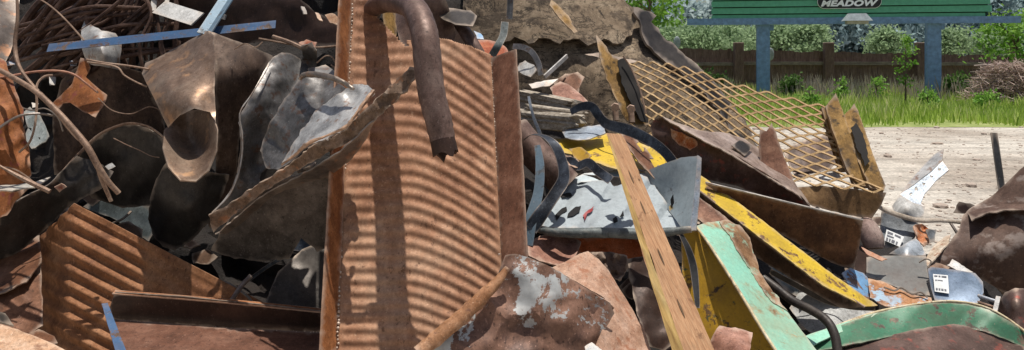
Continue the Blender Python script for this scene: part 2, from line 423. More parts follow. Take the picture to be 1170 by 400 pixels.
rust('rust_pipe', (.08, .053, .043), (.13, .087, .073), (.19, .138, .118), 6, .3, .5)
rust('rust_stripe', (.13, .06, .034), (.22, .108, .06), (.3, .165, .1), 5, .05, .75, streak=.15, eamt=.2)
rust('rust_angle', (.07, .033, .022), (.12, .06, .042), (.175, .098, .072), 5, .15, .6, axis='x')
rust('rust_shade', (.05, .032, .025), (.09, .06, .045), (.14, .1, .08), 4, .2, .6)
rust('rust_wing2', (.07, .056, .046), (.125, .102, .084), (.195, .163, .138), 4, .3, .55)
rust('rust_torn', (.09, .06, .042), (.16, .11, .08), (.25, .18, .14), 8, .15, .7, spots=(.3, .13, .06))
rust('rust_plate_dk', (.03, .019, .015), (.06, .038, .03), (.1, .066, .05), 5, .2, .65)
rust('rust_red2', (.14, .055, .026), (.22, .092, .045), (.3, .14, .075), 6, .05, .75, spots=(.2, .05, .04))
rust('rust_redbox', (.16, .08, .06), (.26, .145, .11), (.36, .22, .18), 6, .05, .7)
rust('rust_redp', (.28, .075, .035), (.4, .13, .07), (.5, .2, .12), 4, .05, .75)
rust('rust_redbits', (.3, .08, .04), (.4, .18, .1), (.55, .4, .32), 16, .05, .75)
rust('rust_tan2', (.11, .06, .025), (.2, .11, .045), (.3, .18, .08), 7, .05, .75)
rust('rust_shard', (.1, .05, .035), (.16, .085, .06), (.24, .14, .1), 7, .1, .7)
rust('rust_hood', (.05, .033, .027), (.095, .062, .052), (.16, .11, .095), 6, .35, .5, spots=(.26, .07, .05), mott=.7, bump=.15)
rust('rust_hood_lit', (.17, .125, .105), (.28, .22, .19), (.4, .33, .3), 6, .3, .5)  # paler copy of the hood rust, sunlight on its top painted in
rust('rust_channel', (.06, .028, .015), (.11, .055, .03), (.17, .09, .05), 5, .1, .65)
rust('rust_dark2', (.04, .025, .018), (.08, .048, .032), (.13, .08, .055), 6, .15, .65)
rust('rust_bigbrown', (.05, .03, .024), (.085, .054, .042), (.135, .09, .072), 3.2, .15, .65, spots=(.27, .215, .185), mott=.7, bump=.12)
rust('rust_roll', (.2, .1, .055), (.32, .18, .11), (.45, .29, .2), 7, .1, .7, spots=(.12, .05, .03))
rust('rust_salmon', (.29, .15, .09), (.41, .245, .165), (.5, .34, .255), 6, .05, .7, streak=.25, spots=(.3, .12, .06), eamt=.2)
rust('rust_footp', (.2, .09, .045), (.34, .18, .1), (.45, .28, .19), 8, .05, .7, paint=(.3, .42, .52), cov=.52, pscale=9)
rust('rust_shoulder', (.16, .115, .1), (.25, .185, .165), (.34, .27, .24), 7, .1, .7)
rust('paint_flakes', (.1, .055, .042), (.2, .105, .07), (.34, .185, .125), 3.5, .12, .6, paint=(.44, .45, .44), cov=.555, pscale=5.0, prough=.6, soft=.006, streak=.2)
rust('paint_greysheet', (.2, .19, .18), (.3, .3, .29), (.4, .4, .39), 6, .1, .6)
rust('paint_pblue', (.08, .09, .1), (.14, .15, .16), (.2, .2, .2), 7, .2, .55, paint=(.16, .235, .3), cov=.42, pscale=8, eamt=.2)
rust('slate_pale', (.16, .17, .16), (.27, .3, .29), (.4, .43, .42), 7, .15, .55)
rust('steel_box', (.09, .095, .1), (.16, .17, .18), (.25, .26, .27), 7, .25, .5)
rust('steel_cone', (.25, .27, .29), (.37, .4, .43), (.5, .53, .56), 8, .35, .45)
rust('white_pipe', (.33, .32, .3), (.45, .44, .42), (.56, .55, .53), 8, 0, .6)
rust('paper_scrap', (.3, .2, .13), (.5, .4, .3), (.66, .58, .48), 12, 0, .75, spots=(.25, .1, .05))
rust('wood_strip', (.2, .16, .12), (.36, .3, .24), (.5, .44, .37), 12, 0, .8)
rust('cream', (.4, .3, .14), (.56, .46, .26), (.68, .6, .42), 14, 0, .6, spots=(.2, .1, .04))
flat('wood_slot', (.12, .07, .035), .9)
rust('mint_rust', (.13, .065, .03), (.23, .12, .055), (.33, .2, .11), 9, .05, .7, paint=(.3, .5, .36), cov=.56, pscale=8, soft=.04)
X = Vector((1, 0, 0)); Zv = Vector((0, 0, 1)); Yv = Vector((0, 1, 0))

# ================================================================== SETTING
def sheet_plane(name, x0, x1, y0, y1, z, mat, n=2):
    bm = B(); bmesh.ops.create_grid(bm, x_segments=n, y_segments=n, size=.5)
    for v in bm.verts: v.co = Vector(((x0+x1)/2+v.co.x*(x1-x0), (y0+y1)/2+v.co.y*(y1-y0), z))
    return tag(mesh(name, bm, mat, None, 0, False), kind='structure')
sheet_plane('ground', -900, 900, -60, 1600, 0, 'gravel')
# grass verge: uneven front edge
bm = B(); N = 60; lo, hi = [], []
for i in range(N+1):
    x = -8+36*i/N
    lo.append(bm.verts.new((x, 16.6+.8*nz(x*.35, 2)+.4*nz(x*1.3, 5), .004))); hi.append(bm.verts.new((x, 60, .004)))
for i in range(N): bm.faces.new((lo[i], lo[i+1], hi[i+1], hi[i]))
tag(mesh('grass_verge', bm, 'verge_soil', None, 0, False), kind='structure')

def np_mesh(name, V, Fc, tone, mat, parent=None):
    """many small leaf faces in one mesh; V (n,k,3) corner points, one tone per face"""
    n, k_, _ = V.shape
    org = np.array((V[..., 0].mean(), V[..., 1].mean(), V[..., 2].min()))
    me = bpy.data.meshes.new(name); me.vertices.add(n*k_); me.vertices.foreach_set('co', (V-org).astype('f').ravel())
    me.loops.add(n*k_); me.loops.foreach_set('vertex_index', np.arange(n*k_, dtype='i'))
    me.polygons.add(n); me.polygons.foreach_set('loop_start', np.arange(0, n*k_, k_, dtype='i'))
    at = me.attributes.new('tone', 'FLOAT', 'FACE'); at.data.foreach_set('value', np.clip(tone, 0, 1).astype('f'))
    me.update(calc_edges=True); me.validate(); me.materials.append(M[mat])
    o = link(name, me)
    if parent is not None: o.parent = parent; o.location = Vector(org)-Vector(parent['_w'])
    else: o.location = org
    o['_w'] = tuple(org); return o
NR = np.random.default_rng(5)
def blades(C, h, w, lean=.35):
    """one curved pointed quad-blade per root point"""
    n = len(C); a = NR.uniform(0, 2*np.pi, n); d = np.c_[np.cos(a), np.sin(a), np.zeros(n)]*(w[:, None]/2)
    b = NR.uniform(0, 2*np.pi, n); l = np.c_[np.cos(b), np.sin(b), np.zeros(n)]*(h*lean*NR.uniform(.2, 1, n))[:, None]
    up = np.c_[np.zeros(n), np.zeros(n), h]
    return np.stack([C-d, C+d, C+l*.45+up*.62+d*.8, C+l+up, C+l*.45+up*.62-d*.8], 1)
def leaves(C, size, flat_=.0):
    n = len(C); q = NR.normal(size=(n, 3)); q /= np.linalg.norm(q, axis=1)[:, None]
    r = NR.normal(size=(n, 3)); r -= q*(q*r).sum(1)[:, None]; r /= np.linalg.norm(r, axis=1)[:, None]
    s_ = (size*NR.uniform(.6, 1.3, n))[:, None]; q = q*s_; r = r*s_*.5
    return np.stack([C-q, C+r, C+q, C-r], 1)

# grass in the verge
n = 46000
x = NR.uniform(-3, 19, n); y = 16.2+(28.0-16.2)*NR.uniform(0, 1, n)**1.25
ok = y > 16.6+np.array([1.3*nz(a*.45, 7)+.7*nz(a*1.6, 9) for a in x])+np.abs(NR.normal(0, .9, n)); x, y = x[ok], y[ok]
pat = np.array([nz(a*.5, b_*.5, 3) for a, b_ in zip(x, y)])
pat2 = np.array([nz(a*1.7, b_*1.7, 8) for a, b_ in zip(x, y)])
h = (.2+.2*NR.uniform(0, 1, len(x)))*(1+.9*pat+.5*pat2)*np.interp(y, [16, 19, 25, 28], [.55, 1.0, 1.0, 1.0])
h = np.clip(h, .06, .9)
tag(np_mesh('grass', blades(np.c_[x, y, np.zeros(len(x))], h, np.full(len(x), .03)), None, .45+.5*pat+.35*pat2+NR.normal(0, .2, len(x)), 'grass_blades'),
    'bright green uncut grass along the foot of the fence', 'grass', kind='stuff')
# dry seed stalks near the fence
n = 7000; x = NR.uniform(3, 19, n); y = NR.uniform(22.5, 27.5, n)
ok = np.array([nz(a*.55, b_*.5, 21) for a, b_ in zip(x, y)]) > .02; x, y = x[ok], y[ok]
h = NR.uniform(.35, 1.0, len(x))
tag(np_mesh('dry_weeds', blades(np.c_[x, y, np.zeros(len(x))], h, np.full(len(x), .028), .3), None, NR.uniform(0, 1, len(x)), 'dry_weed'),
    'tall pale dry seed stalks in front of the fence', 'weeds', kind='stuff')
# loose stones on the gravel yard
bm = B(); r3 = random.Random(3)
for i in range(1500):
    Y = 6.5+10*r3.random()**1.3; px = r3.uniform(700, 1230); X0 = (px-585)/F*Y
    s_ = r3.uniform(.008, .022)*(1+2.2*(r3.random() > .96))
    q = bmesh.ops.create_icosphere(bm, subdivisions=1, radius=s_)
    sx, sy, sz = r3.uniform(.8, 1.9), r3.uniform(.8, 1.4), r3.uniform(.4, .7)
    for v in q['verts']: v.co = Vector((v.co.x*sx+X0, v.co.y*sy+Y, v.co.z*sz+s_*.2))
tag(mesh('gravel_stones', bm, 'stone', None, 0, False), 'loose pale stones scattered over the gravel yard', 'gravel', kind='stuff')

# ------------------------------------------------------------------ fence
f = root('wooden_fence', (12, 28, 0), 'dark weathered plank fence running behind the billboard posts', 'fence')
fx = [-7.4, -3.4, .6, 4.6, 8.48, 11.85, 15.3, 18.8, 22.5]; r4 = random.Random(4)
def ftop(x): return 1.78-.014*max(0, x-6)*1.6
for i in range(len(fx)-1):
    bm = B(); x = fx[i]+.12
    while x < fx[i+1]-.1:
        w_ = r4.uniform(.15, .22)
        vs = box(bm, Vector((x+w_/2, 28+r4.uniform(-.005, .005), ftop(x)/2+r4.uniform(-.03, .03))), w_-.006, .025, ftop(x)+r4.uniform(-.04, .04))
        x += w_
    mesh('board_panel', bm, 'wood_fence', f, 0)
    for z in (1.22, .42):
        bm = B(); box(bm, Vector(((fx[i]+fx[i+1])/2, 27.93, z+r4.uniform(-.03, .03))), fx[i+1]-fx[i]+.1, .06, .13); mesh('rail', bm, 'wood_fence_rail', f, 0)
for x in fx[:-1]:
    bm = B(); box(bm, Vector((x, 27.86, 1.0)), .34, .26, 2.02); bmesh.ops.bevel(bm, geom=bm.edges[:], offset=.02, segments=1, affect='EDGES'); mesh('post', bm, 'wood_fence', f, 0)

# ------------------------------------------------------------------ billboard
YL, YR = 24.6, 22.9
def bp(px, py):                      # a point on the face of the billboard
    t = (px-813)/(1130-813); Y = 1/((1-t)/YL+t/YR); return P(px, py, Y)
bb = root('billboard', (P(970, 58, 23.7).x, 23.7, 0), 'green slatted billboard on two blue steel posts behind the heap', 'billboard')
a, b_ = bp(813, 23.5), bp(1131, 20); ex = (b_-a).normalized(); en = Vector((ex.y, -ex.x, 0)).normalized()
if en.y > 0: en = -en
exh = Vector((ex.x, ex.y, 0)).normalized(); W_ = (b_-a).dot(exh)
bm = B(); z = a.z-.02
rows_ = 11
for i in range(rows_):
    hgt = .228; x1 = W_-(.14 if i < 1 else 0)+.04*(i % 2)
    c = [Vector(a)+exh*0, Vector(a)+exh*x1]
    for p in c: p.z = z
    q = [c[0]+en*.05, c[1]+en*.05, c[1]+en*.015+Zv*(hgt-.035), c[0]+en*.015+Zv*(hgt-.035), c[0]-en*.03, c[1]-en*.03, c[1]-en*.03+Zv*(hgt-.035), c[0]-en*.03+Zv*(hgt-.035)]
    v = [bm.verts.new(p) for p in q]
    for f4 in ((0, 1, 2, 3), (4, 7, 6, 5), (0, 4, 5, 1), (3, 2, 6, 7), (0, 3, 7, 4), (1, 5, 6, 2)): bm.faces.new([v[j] for j in f4])
    z += hgt
mesh('slat_face', bm, 'bill_green', bb, 0)
bm = B(); c = a+exh*W_/2-en*.07+Zv*(rows_*.228/2-.02); bm.normal_update()
rz = Matrix.Rotation(math.atan2(exh.y, exh.x), 3, 'Z')
box(bm, c, W_-.1, .05, rows_*.228, rz); mesh('backing', bm, 'bill_gap', bb, 0)  # dark green behind the slats paints in their shadow lines
bm = B(); c0, c1 = bp(785, 25.2), bp(1165, 22); c1.z = c0.z; bar(bm, c0+en*.02, c1+en*.02, rect(.16, .21)); mesh('beam', bm, 'bill_blue', bb, 0)
for px in (872.5, 1068):
    q = bp(px, 58)-en*.16; bm = B(); zt = c0.z-.1
    box(bm, Vector((q.x, q.y, zt/2)), .38, .24, zt, rz)
    for dx in (-1, 1): box(bm, Vector((q.x, q.y, 0))+exh*dx*.0+en*.125*dx+Zv*zt/2, .40, .02, zt-.01, rz)
    p_ = mesh('post', bm, 'bill_blue', bb, 0)
    bm = B(); box(bm, Vector((q.x+.26, q.y, zt-.1)), .16, .16, .18, rz); mesh('bracket', bm, 'bill_blue', p_, 0)
# lamp under the face
bm = B(); c = bp(975, 21)+en*.45
v1 = [c+exh*x+en*y+Zv*z for x, y, z in ((-.42, .22, -.10), (.42, .22, -.10), (.42, -.22, -.10), (-.42, -.22, -.10), (-.25, .12, .13), (.25, .12, .13), (.25, -.12, .13), (-.25, -.12, .13))]
v1 = [bm.verts.new(p) for p in v1]
for f4 in ((0, 1, 2, 3), (4, 7, 6, 5), (0, 4, 5, 1), (1, 5, 6, 2), (2, 6, 7, 3), (3, 7, 4, 0)): bm.faces.new([v1[j] for j in f4])
lp = mesh('floodlight', bm, 'lamp_grey', bb, 0)
bm = B(); box(bm, c-Zv*.15, .62, .3, .09, rz); mesh('lens', bm, 'white_scrap', lp, 0)
bm = B(); bar(bm, c+Zv*.02, c-en*.45-Zv*.0, rect(.06, .06)); mesh('arm', bm, 'bill_blue', lp, 0)
# name plate
ct = bp(969.5, 1.8)+en*.075
def oval(bm, hw, hh, d, z0):
    pts = []
    for i in range(40):
        t = 2*math.pi*i/40; cx = math.copysign(hw-hh, math.cos(t)) if abs(math.cos(t)) > 1e-6 else 0
        pts.append((cx+hh*math.cos(t), hh*math.sin(t)))
    fr = [bm.verts.new(ct+exh*x+Zv*y+en*(z0+d)) for x, y in pts]; bk = [bm.verts.new(ct+exh*x+Zv*y+en*z0) for x, y in pts]
    bm.faces.new(fr); bm.faces.new(bk[::-1])
    for i in range(40): bm.faces.new((fr[i], bk[i], bk[(i+1) % 40], fr[(i+1) % 40]))
bm = B(); oval(bm, .955, .23, .02, 0); npt = mesh('name_plate', bm, 'sign_white', bb, 0)
bm = B(); oval(bm, .94, .217, .02, .01); mesh('plate_face', bm, 'sign_black', npt, 0)
cu = bpy.data.curves.new('lettering', 'FONT'); cu.body = 'MEADOW'; cu.size = .25; cu.shear = .25; cu.extrude = .006; cu.offset = .012; cu.align_x = 'CENTER'
cu.space_character = 1.06
tmp = link('lettering_source', cu); dg = bpy.context.evaluated_depsgraph_get(); me = bpy.data.meshes.new_from_object(tmp.evaluated_get(dg))
bpy.data.objects.remove(tmp); bm = B(); bm.from_mesh(me); bpy.data.meshes.remove(me)
xs = [v.co.x for v in bm.verts]; xc = (min(xs)+max(xs))/2; kx = 1.70/(max(xs)-min(xs))
for v in bm.verts: v.co = ct+exh*(v.co.x-xc)*kx+Zv*(v.co.y-.145)+en*(.042+v.co.z)
mesh('lettering', bm, 'sign_white', npt, 0)
# pale round dishes by the fence
for px, py, Y, lb in ((773.5, 49, 27, 'small pale oval dish above the fence at its left end'), (880.5, 62, 27.4, 'pale oval disc on the fence beside the left billboard post')):
    bm = B(); bmesh.ops.create_uvsphere(bm, u_segments=16, v_segments=8, radius=1); c = P(px, py, Y)
    for v in bm.verts: v.co = Vector((c.x+v.co.x*.13, c.y+v.co.y*.03, c.z+v.co.z*.24))
    t_ = thing('dish', bm, 'lamp_grey', lb, 'dish')
    bm = B(); bar(bm, c+Yv*.1, Vector((c.x, Y+.2, max(0, c.z-.9))), rect(.05, .05), up=X); mesh('mount_arm', bm, 'lamp_grey', t_, 0)

# ------------------------------------------------------------------ trees and bushes
def limbs(bm, base, top, r, nb, rr, spread):
    tube(bm, [tuple(base), tuple(base.lerp(top, .5)+Vector((rr.uniform(-.1, .1), 0, 0))*r*4), tuple(top)], [r, r*.7, r*.25], seg=6, n=3, world=True)
    for i in range(nb):
        s_ = base.lerp(top, rr.uniform(.35, .9)); a_ = rr.uniform(0, 6.28)
        e = s_+Vector((math.cos(a_)*spread, math.sin(a_)*spread, spread*rr.uniform(.4, 1.0)))*rr.uniform(.5, 1)
        tube(bm, [tuple(s_), tuple(s_.lerp(e, .5)+Zv*spread*.08), tuple(e)], [r*.4, r*.25, r*.08], seg=5, n=2, world=True)
def tree(name, label, px, Y, w, ytop, ybot, mat, nclump, nleaf, lsize, seed, trunk='far_trunk', shape='round', cat='tree', group=None):
    """crown of leaf clumps spread through an uneven volume over a limbed trunk; px centre, w width in m, ytop/ybot photo rows of the crown"""
    rr = random.Random(seed); c = P(px, ybot, Y); zt = P(px, ytop, Y).z; zb = max(.05, c.z); H = zt-zb
    t = root(name, (c.x, Y, 0), label, cat, group)
    bm = B(); limbs(bm, Vector((c.x, Y, 0)), Vector((c.x, Y, zb+H*.8)), max(.03, min(.25, w*.05)), 7, rr, w*.35); mesh('trunk', bm, trunk, t, 50)
    C = []; tone = []
    for i in range(nclump):
        u = rr.random(); a_ = rr.uniform(0, 6.28); q = math.sqrt(rr.random())
        prof = {'round': math.sin(math.pi*min(1, .12+u*.86))**.6, 'tall': (1-u)**.5*.9+.12 if u > .2 else .6+u*1.8, 'bush': (1-u*u)**.5}[shape]
        prof *= 1+.35*nz(a_*1.3, u*4, seed)
        cx, cy, cz = math.cos(a_)*q*prof*w/2, math.sin(a_)*q*prof*w/2, u*H
        cs = rr.uniform(.5, 1.25)*w*.13
        k_ = int(nleaf*rr.uniform(.6, 1.3)); p = NR.normal(0, 1, (k_, 3))*np.array((cs, cs, cs*.7))+np.array((c.x+cx, Y+cy, zb+cz))
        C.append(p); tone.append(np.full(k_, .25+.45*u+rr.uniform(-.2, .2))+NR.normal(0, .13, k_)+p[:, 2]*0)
    C = np.concatenate(C); tone = np.concatenate(tone); C[:, 2] = np.maximum(C[:, 2], .03)
    np_mesh('crown', leaves(C, np.full(len(C), lsize)), None, tone, mat, t); return t
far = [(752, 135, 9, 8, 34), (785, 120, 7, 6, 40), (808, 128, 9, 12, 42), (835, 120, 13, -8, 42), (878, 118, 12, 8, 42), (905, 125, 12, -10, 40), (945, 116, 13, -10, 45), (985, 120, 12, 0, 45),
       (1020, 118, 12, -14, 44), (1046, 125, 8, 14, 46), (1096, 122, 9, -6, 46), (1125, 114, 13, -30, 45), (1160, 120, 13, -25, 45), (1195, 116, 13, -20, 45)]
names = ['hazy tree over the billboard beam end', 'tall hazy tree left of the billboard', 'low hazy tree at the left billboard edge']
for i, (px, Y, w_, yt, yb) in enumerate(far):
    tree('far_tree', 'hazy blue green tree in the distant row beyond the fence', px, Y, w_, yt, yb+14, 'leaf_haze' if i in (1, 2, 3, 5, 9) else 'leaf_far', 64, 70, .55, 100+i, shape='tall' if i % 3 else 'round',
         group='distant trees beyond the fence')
bush = [(768, 76, 6.2, 31), (800, 70, 5, 33), (832, 72, 5.4, 31), (857, 76, 4.2, 36), (893, 74, 5, 31), (925, 72, 4.6, 29), (1014, 74, 3.6, 36), (1086, 73, 3.3, 36), (1130, 76, 5, 40)]
for i, (px, Y, w_, yt) in enumerate(bush):
    lb = {6: 'round pale willow bush alone right of the lamp over the fence', 7: 'round pale willow bush seen just right of the right billboard post'}.get(i, 'pale sage green willow bush in the row behind the fence')
    tree('willow_bush', lb, px, Y, w_, yt, 60, 'leaf_willow', 44, 70, .2, 200+i, shape='bush', cat='bush', group='willow bushes behind the fence' if i not in (6, 7) else None)
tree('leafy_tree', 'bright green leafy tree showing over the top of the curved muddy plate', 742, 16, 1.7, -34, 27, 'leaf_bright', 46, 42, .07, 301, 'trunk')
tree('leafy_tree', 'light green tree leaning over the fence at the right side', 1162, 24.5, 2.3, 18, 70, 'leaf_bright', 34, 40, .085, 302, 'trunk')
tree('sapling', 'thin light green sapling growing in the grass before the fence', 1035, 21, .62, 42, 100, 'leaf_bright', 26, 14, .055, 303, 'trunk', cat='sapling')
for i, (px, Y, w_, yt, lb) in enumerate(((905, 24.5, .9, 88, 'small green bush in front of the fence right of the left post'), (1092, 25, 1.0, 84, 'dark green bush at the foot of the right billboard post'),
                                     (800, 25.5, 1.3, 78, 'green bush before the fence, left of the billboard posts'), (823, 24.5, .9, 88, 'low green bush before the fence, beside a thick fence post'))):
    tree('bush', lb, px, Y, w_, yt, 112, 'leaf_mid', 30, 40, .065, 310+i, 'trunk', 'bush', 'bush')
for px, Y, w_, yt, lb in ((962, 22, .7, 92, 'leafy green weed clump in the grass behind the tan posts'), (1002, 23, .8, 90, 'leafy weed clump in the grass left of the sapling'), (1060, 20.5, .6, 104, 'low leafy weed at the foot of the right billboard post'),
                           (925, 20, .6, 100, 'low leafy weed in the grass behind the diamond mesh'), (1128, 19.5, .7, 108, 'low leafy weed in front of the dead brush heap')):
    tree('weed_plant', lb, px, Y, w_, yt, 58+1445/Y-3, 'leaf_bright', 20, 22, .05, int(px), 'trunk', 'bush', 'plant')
# dead brush heap
t = root('brush_pile', P(1150, 122, 22.2), 'brown heap of dead twigs lying in the grass at right', 'brush'); rr = random.Random(9)
C = []; n = 2600
cx = P(1152, 120, 22.2).x
a_ = NR.uniform(0, 6.28, n); q = NR.uniform(0, 1, n)**.6; u = NR.uniform(0, 1, n)
c = np.c_[cx+np.cos(a_)*q*1.5*(1-u*.55), 22.2+np.sin(a_)*q*.8*(1-u*.5), u*1.32]
d = NR.normal(0, 1, (n, 3)); d /= np.linalg.norm(d, axis=1)[:, None]; d[:, 2] = d[:, 2]*.6+.15; L = NR.uniform(.12, .4, n)[:, None]
s_ = np.cross(d, NR.normal(0, 1, (n, 3))); s_ /= np.linalg.norm(s_, axis=1)[:, None]
V = np.stack([c-d*L-s_*.011, c-d*L+s_*.011, c+d*L+s_*.006, c+d*L-s_*.006], 1); V[..., 2] = np.maximum(V[..., 2], .01)
np_mesh('twigs', V, None, NR.uniform(0, 1, n), 'brush_twigs', t)

# ================================================================== THE HEAP
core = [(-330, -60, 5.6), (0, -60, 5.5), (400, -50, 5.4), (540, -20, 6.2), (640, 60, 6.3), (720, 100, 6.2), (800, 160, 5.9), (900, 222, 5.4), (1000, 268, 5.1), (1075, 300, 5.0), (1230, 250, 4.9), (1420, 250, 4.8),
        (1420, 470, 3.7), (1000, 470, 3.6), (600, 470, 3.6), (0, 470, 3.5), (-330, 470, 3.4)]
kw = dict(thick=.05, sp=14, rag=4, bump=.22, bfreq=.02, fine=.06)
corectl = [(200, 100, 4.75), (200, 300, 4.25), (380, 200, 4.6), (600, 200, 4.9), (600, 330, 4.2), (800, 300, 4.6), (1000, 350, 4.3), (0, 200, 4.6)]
tag(mesh('scrap_core', plate(B(), core, corectl, **kw), 'heap_core'), 'backing of compacted rusty scrap inside the heap, gap shade put in its colour', 'scrap', kind='stuff')
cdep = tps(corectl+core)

# ------------------------------------------------------------------ corrugated panel in the middle
pw = tps([(480, 0, 3.98), (480, 400, 3.06), (600, 400, 3.06)])
pan = root('corrugated_bin_wall', P(470, 400, 3.1), 'tall rusty orange corrugated panel leaning back in the middle of the heap', 'panel')
def lx(y): return 402-(y)*.043
def rx(y): return 561+(y-65)*.05
nrm_p = (P(560, 100, float(pw(560, 100))-0)-P(400, 100, float(pw(400, 100)))).cross(P(400, 300, float(pw(400, 300)))-P(400, 100, float(pw(400, 100)))).normalized()
if nrm_p.y > 0: nrm_p = -nrm_p
bm = B(); NU, NVv = 64, 420; grid = {}
for j in range(NVv+1):
    r_ = -40+j*480/NVv
    for i in range(NU+1):
        u = i/NU
        sag = 55*max(0, (u-.43)/.57)**1.4*(1-.12*(r_/400))
        y = r_+sag+1.0*nz(u*2.2, r_*.012, 4)+.5*nz(u*7, r_*.03, 14); xl, xr = lx(y), rx(y)
        x = xl+(xr-xl)*u
        ed = min(1, u/.05, (1-u)/.03)
        ph = (r_+.8*nz(u*3, r_*.02, 9))/13.9*2*math.pi
        A_ = .0041*max(0, ed)*(1-.35*max(0, nz(u*2, r_*.015, 2)))
        prof = math.cos(ph)
        bulge = .012*math.sin(math.pi*u)**2+.008*nz(u*3, r_*.02, 6)
        p = P(x, y, float(pw(x, y)))+nrm_p*(A_*prof+bulge)
        top = 14+44*min(1, max(0, (x-424)/41)) if x < 465 else 50-3*math.sin((x-465)/30)+15*max(0, (x-500)/62)
        if x < 424: top = -50
        if y >= top-4: grid[i, j] = bm.verts.new(p)
for j in range(NVv):
    for i in range(NU):
        q = [grid.get(k_) for k_ in ((i, j), (i+1, j), (i+1, j+1), (i, j+1))]
        if all(q): bm.faces.new(q)
cs = mesh('corrugated_sheet', bm, 'rust_orange', pan, 80, False)
md = cs.modifiers.new('thickness', 'SOLIDIFY'); md.thickness = .005; md.offset = -1 if cs.data.polygons[0].normal.dot(nrm_p) > 0 else 1
kw = dict(rag=.3, bump=.004, thick=.008)
S('side_flange', 'rust_edge', None, None, [(391, -45), (404, -45), (385.5, 405), (366, 405)], [(391, 0, 3.78), (402, 0, 3.93), (366, 400, 2.98), (385, 400, 3.065)], parent=pan, **kw)
S('side_flange', 'rust_flange', None, None, [(560.5, 66), (589, 56), (596, 170), (602, 292), (603, 405), (580, 405), (572, 290)], [(561, 66, 3.84), (590, 56, 3.72), (573, 300, 3.27), (603, 300, 3.18)], parent=pan, **kw)
def weld(path, par, r=.006, step=.013):
    bm = B(); pts = [P(*q[:3]) for q in cr(path, 40)]; acc = 0; last = pts[0]
    for a, b_ in zip(pts, pts[1:]):
        acc += (b_-a).length
        if acc > step:
            acc = 0; q = bmesh.ops.create_icosphere(bm, subdivisions=1, radius=r*rnd.uniform(.6, 1.35))
            o_ = b_+Vector((rnd.uniform(-1, 1), rnd.uniform(-1, 1), rnd.uniform(-1, 1)))*.003
            for v in q['verts']: v.co = v.co*1.0+o_
    mesh('weld_bead', bm, 'weld', par, 60)
weld([(403, 2, 3.96), (396, 150, 3.58), (389, 300, 3.25), (385.5, 398, 3.055)], pan)
weld([(561, 70, 3.80), (566, 180, 3.52), (571, 290, 3.27)], pan)

# hooked pipe
bm = B(); tube(bm, [(422, 24, 4.03), (428, 8, 3.94), (448, 2, 3.68), (471, 8, 3.42), (482, 28, 3.25), (487, 52, 3.17), (492, 100, 3.11), (502, 142, 3.07), (507, 166, 3.05)], [.05, .05, .054, .058, .06, .06, .058, .055, .05], seg=20, n=9, wob=.06, cap_in=.12)
pp = thing('hooked_pipe', bm, 'rust_fold' if 0 else 'rust_pipe', 'thick rusty pipe with a bent top hooked over the corrugated panel', 'pipe', None, 60)
bm = B(); rim = 22; c0 = P(507.5, 168, 3.047); ax = (P(507.5, 168, 3.047)-P(502, 142, 3.07)).normalized(); u_ = ax.orthogonal().normalized(); v_ = ax.cross(u_)
ra = []
for i in range(rim):
    t = 2*math.pi*i/rim; d = u_*math.cos(t)+v_*math.sin(t); j = .016+.05*abs(nz(math.cos(t)*1.3, math.sin(t)*1.3, 3))+.012*rnd.random()
    ra.append([bm.verts.new(c0+d*q+ax*z) for q, z in ((.0515, -.03), (.0535, j), (.045, j-.004), (.043, -.05))])
for i in range(rim):
    for k_ in range(3): bm.faces.new((ra[i][k_], ra[(i+1) % rim][k_], ra[(i+1) % rim][k_+1], ra[i][k_+1]))
mesh('torn_rim', bm, 'rust_dark', pp, 50)

# things behind the panel top
S('drum_end', 'rust_pipe', 'brown rounded drum shell behind the top of the corrugated panel', 'drum', [(452, -10), (500, -10), (516, 20), (522, 58), (505, 70), (470, 62), (455, 40)],
  [(452, 0, 4.4), (485, 0, 4.2), (485, 65, 4.16), (522, 40, 4.4)], smooth=True)
S('bent_bracket', 'rust_tan', 'yellow and black bracket under the hook of the pipe', 'bracket', [(438, 8), (452, 10), (453, 40), (446, 58), (438, 46)], [(445, 20, 4.2), (445, 50, 4.15), (452, 30, 4.22)])
S('curved_offcut', 'rust_black', 'black curved offcut lying right of the pipe bend', 'scrap piece', [(496, 15), (512, 9), (538, 12), (545, 18), (540, 30), (520, 28), (506, 22)], [(496, 15, 4.3), (545, 18, 4.2), (520, 30, 4.1)], bump=.02)
T('bent_tube', 'rust_pipe', 'short bent rusty tube behind the top corner of the corrugated panel', 'tube', [(524, 28, 4.35), (531, 36, 4.25), (541, 52, 4.18), (552, 70, 4.15)], [.03, .036, .038, .036], seg=14, cap_in=.06)
S('rust_plate', 'rust_dark', 'dark curved plate wrapped around the short bent tube', 'plate', [(506, 30), (528, 30), (548, 62), (545, 74), (528, 70), (514, 50)], [(506, 30, 4.45), (548, 60, 4.3), (525, 70, 4.3)])
S('rounded_scrap', 'rust_red', 'reddish rounded scrap piece peeking over the panel corner', 'scrap piece', [(540, 48), (560, 46), (578, 54), (580, 66), (566, 70), (548, 66)], [(540, 50, 4.7), (580, 60, 4.6), (560, 70, 4.5)], smooth=True, bump=.02)
S('blue_scrap', 'paint_lightblue', 'small blue painted chip beside the short bent tube', 'scrap piece', [(541, 35), (549, 38), (553, 45), (545, 44)], [(541, 35, 4.5), (553, 45, 4.45), (545, 45, 4.45)], sp=3)
R('hanging_strip', 'steel_blue', 'blue grey strip hanging down the muddy plate above the panel', 'strip', [(582, -30, 5.4), (583, 0, 5.38), (582, 22, 5.36)], .045, X)
R('green_strap', 'slate', 'dark green strap sticking up behind the right top corner of the panel', 'strap', [(562, 64, 4.3), (569, 52, 4.3), (575, 40, 4.35), (577, 25, 4.4)], .045, X)

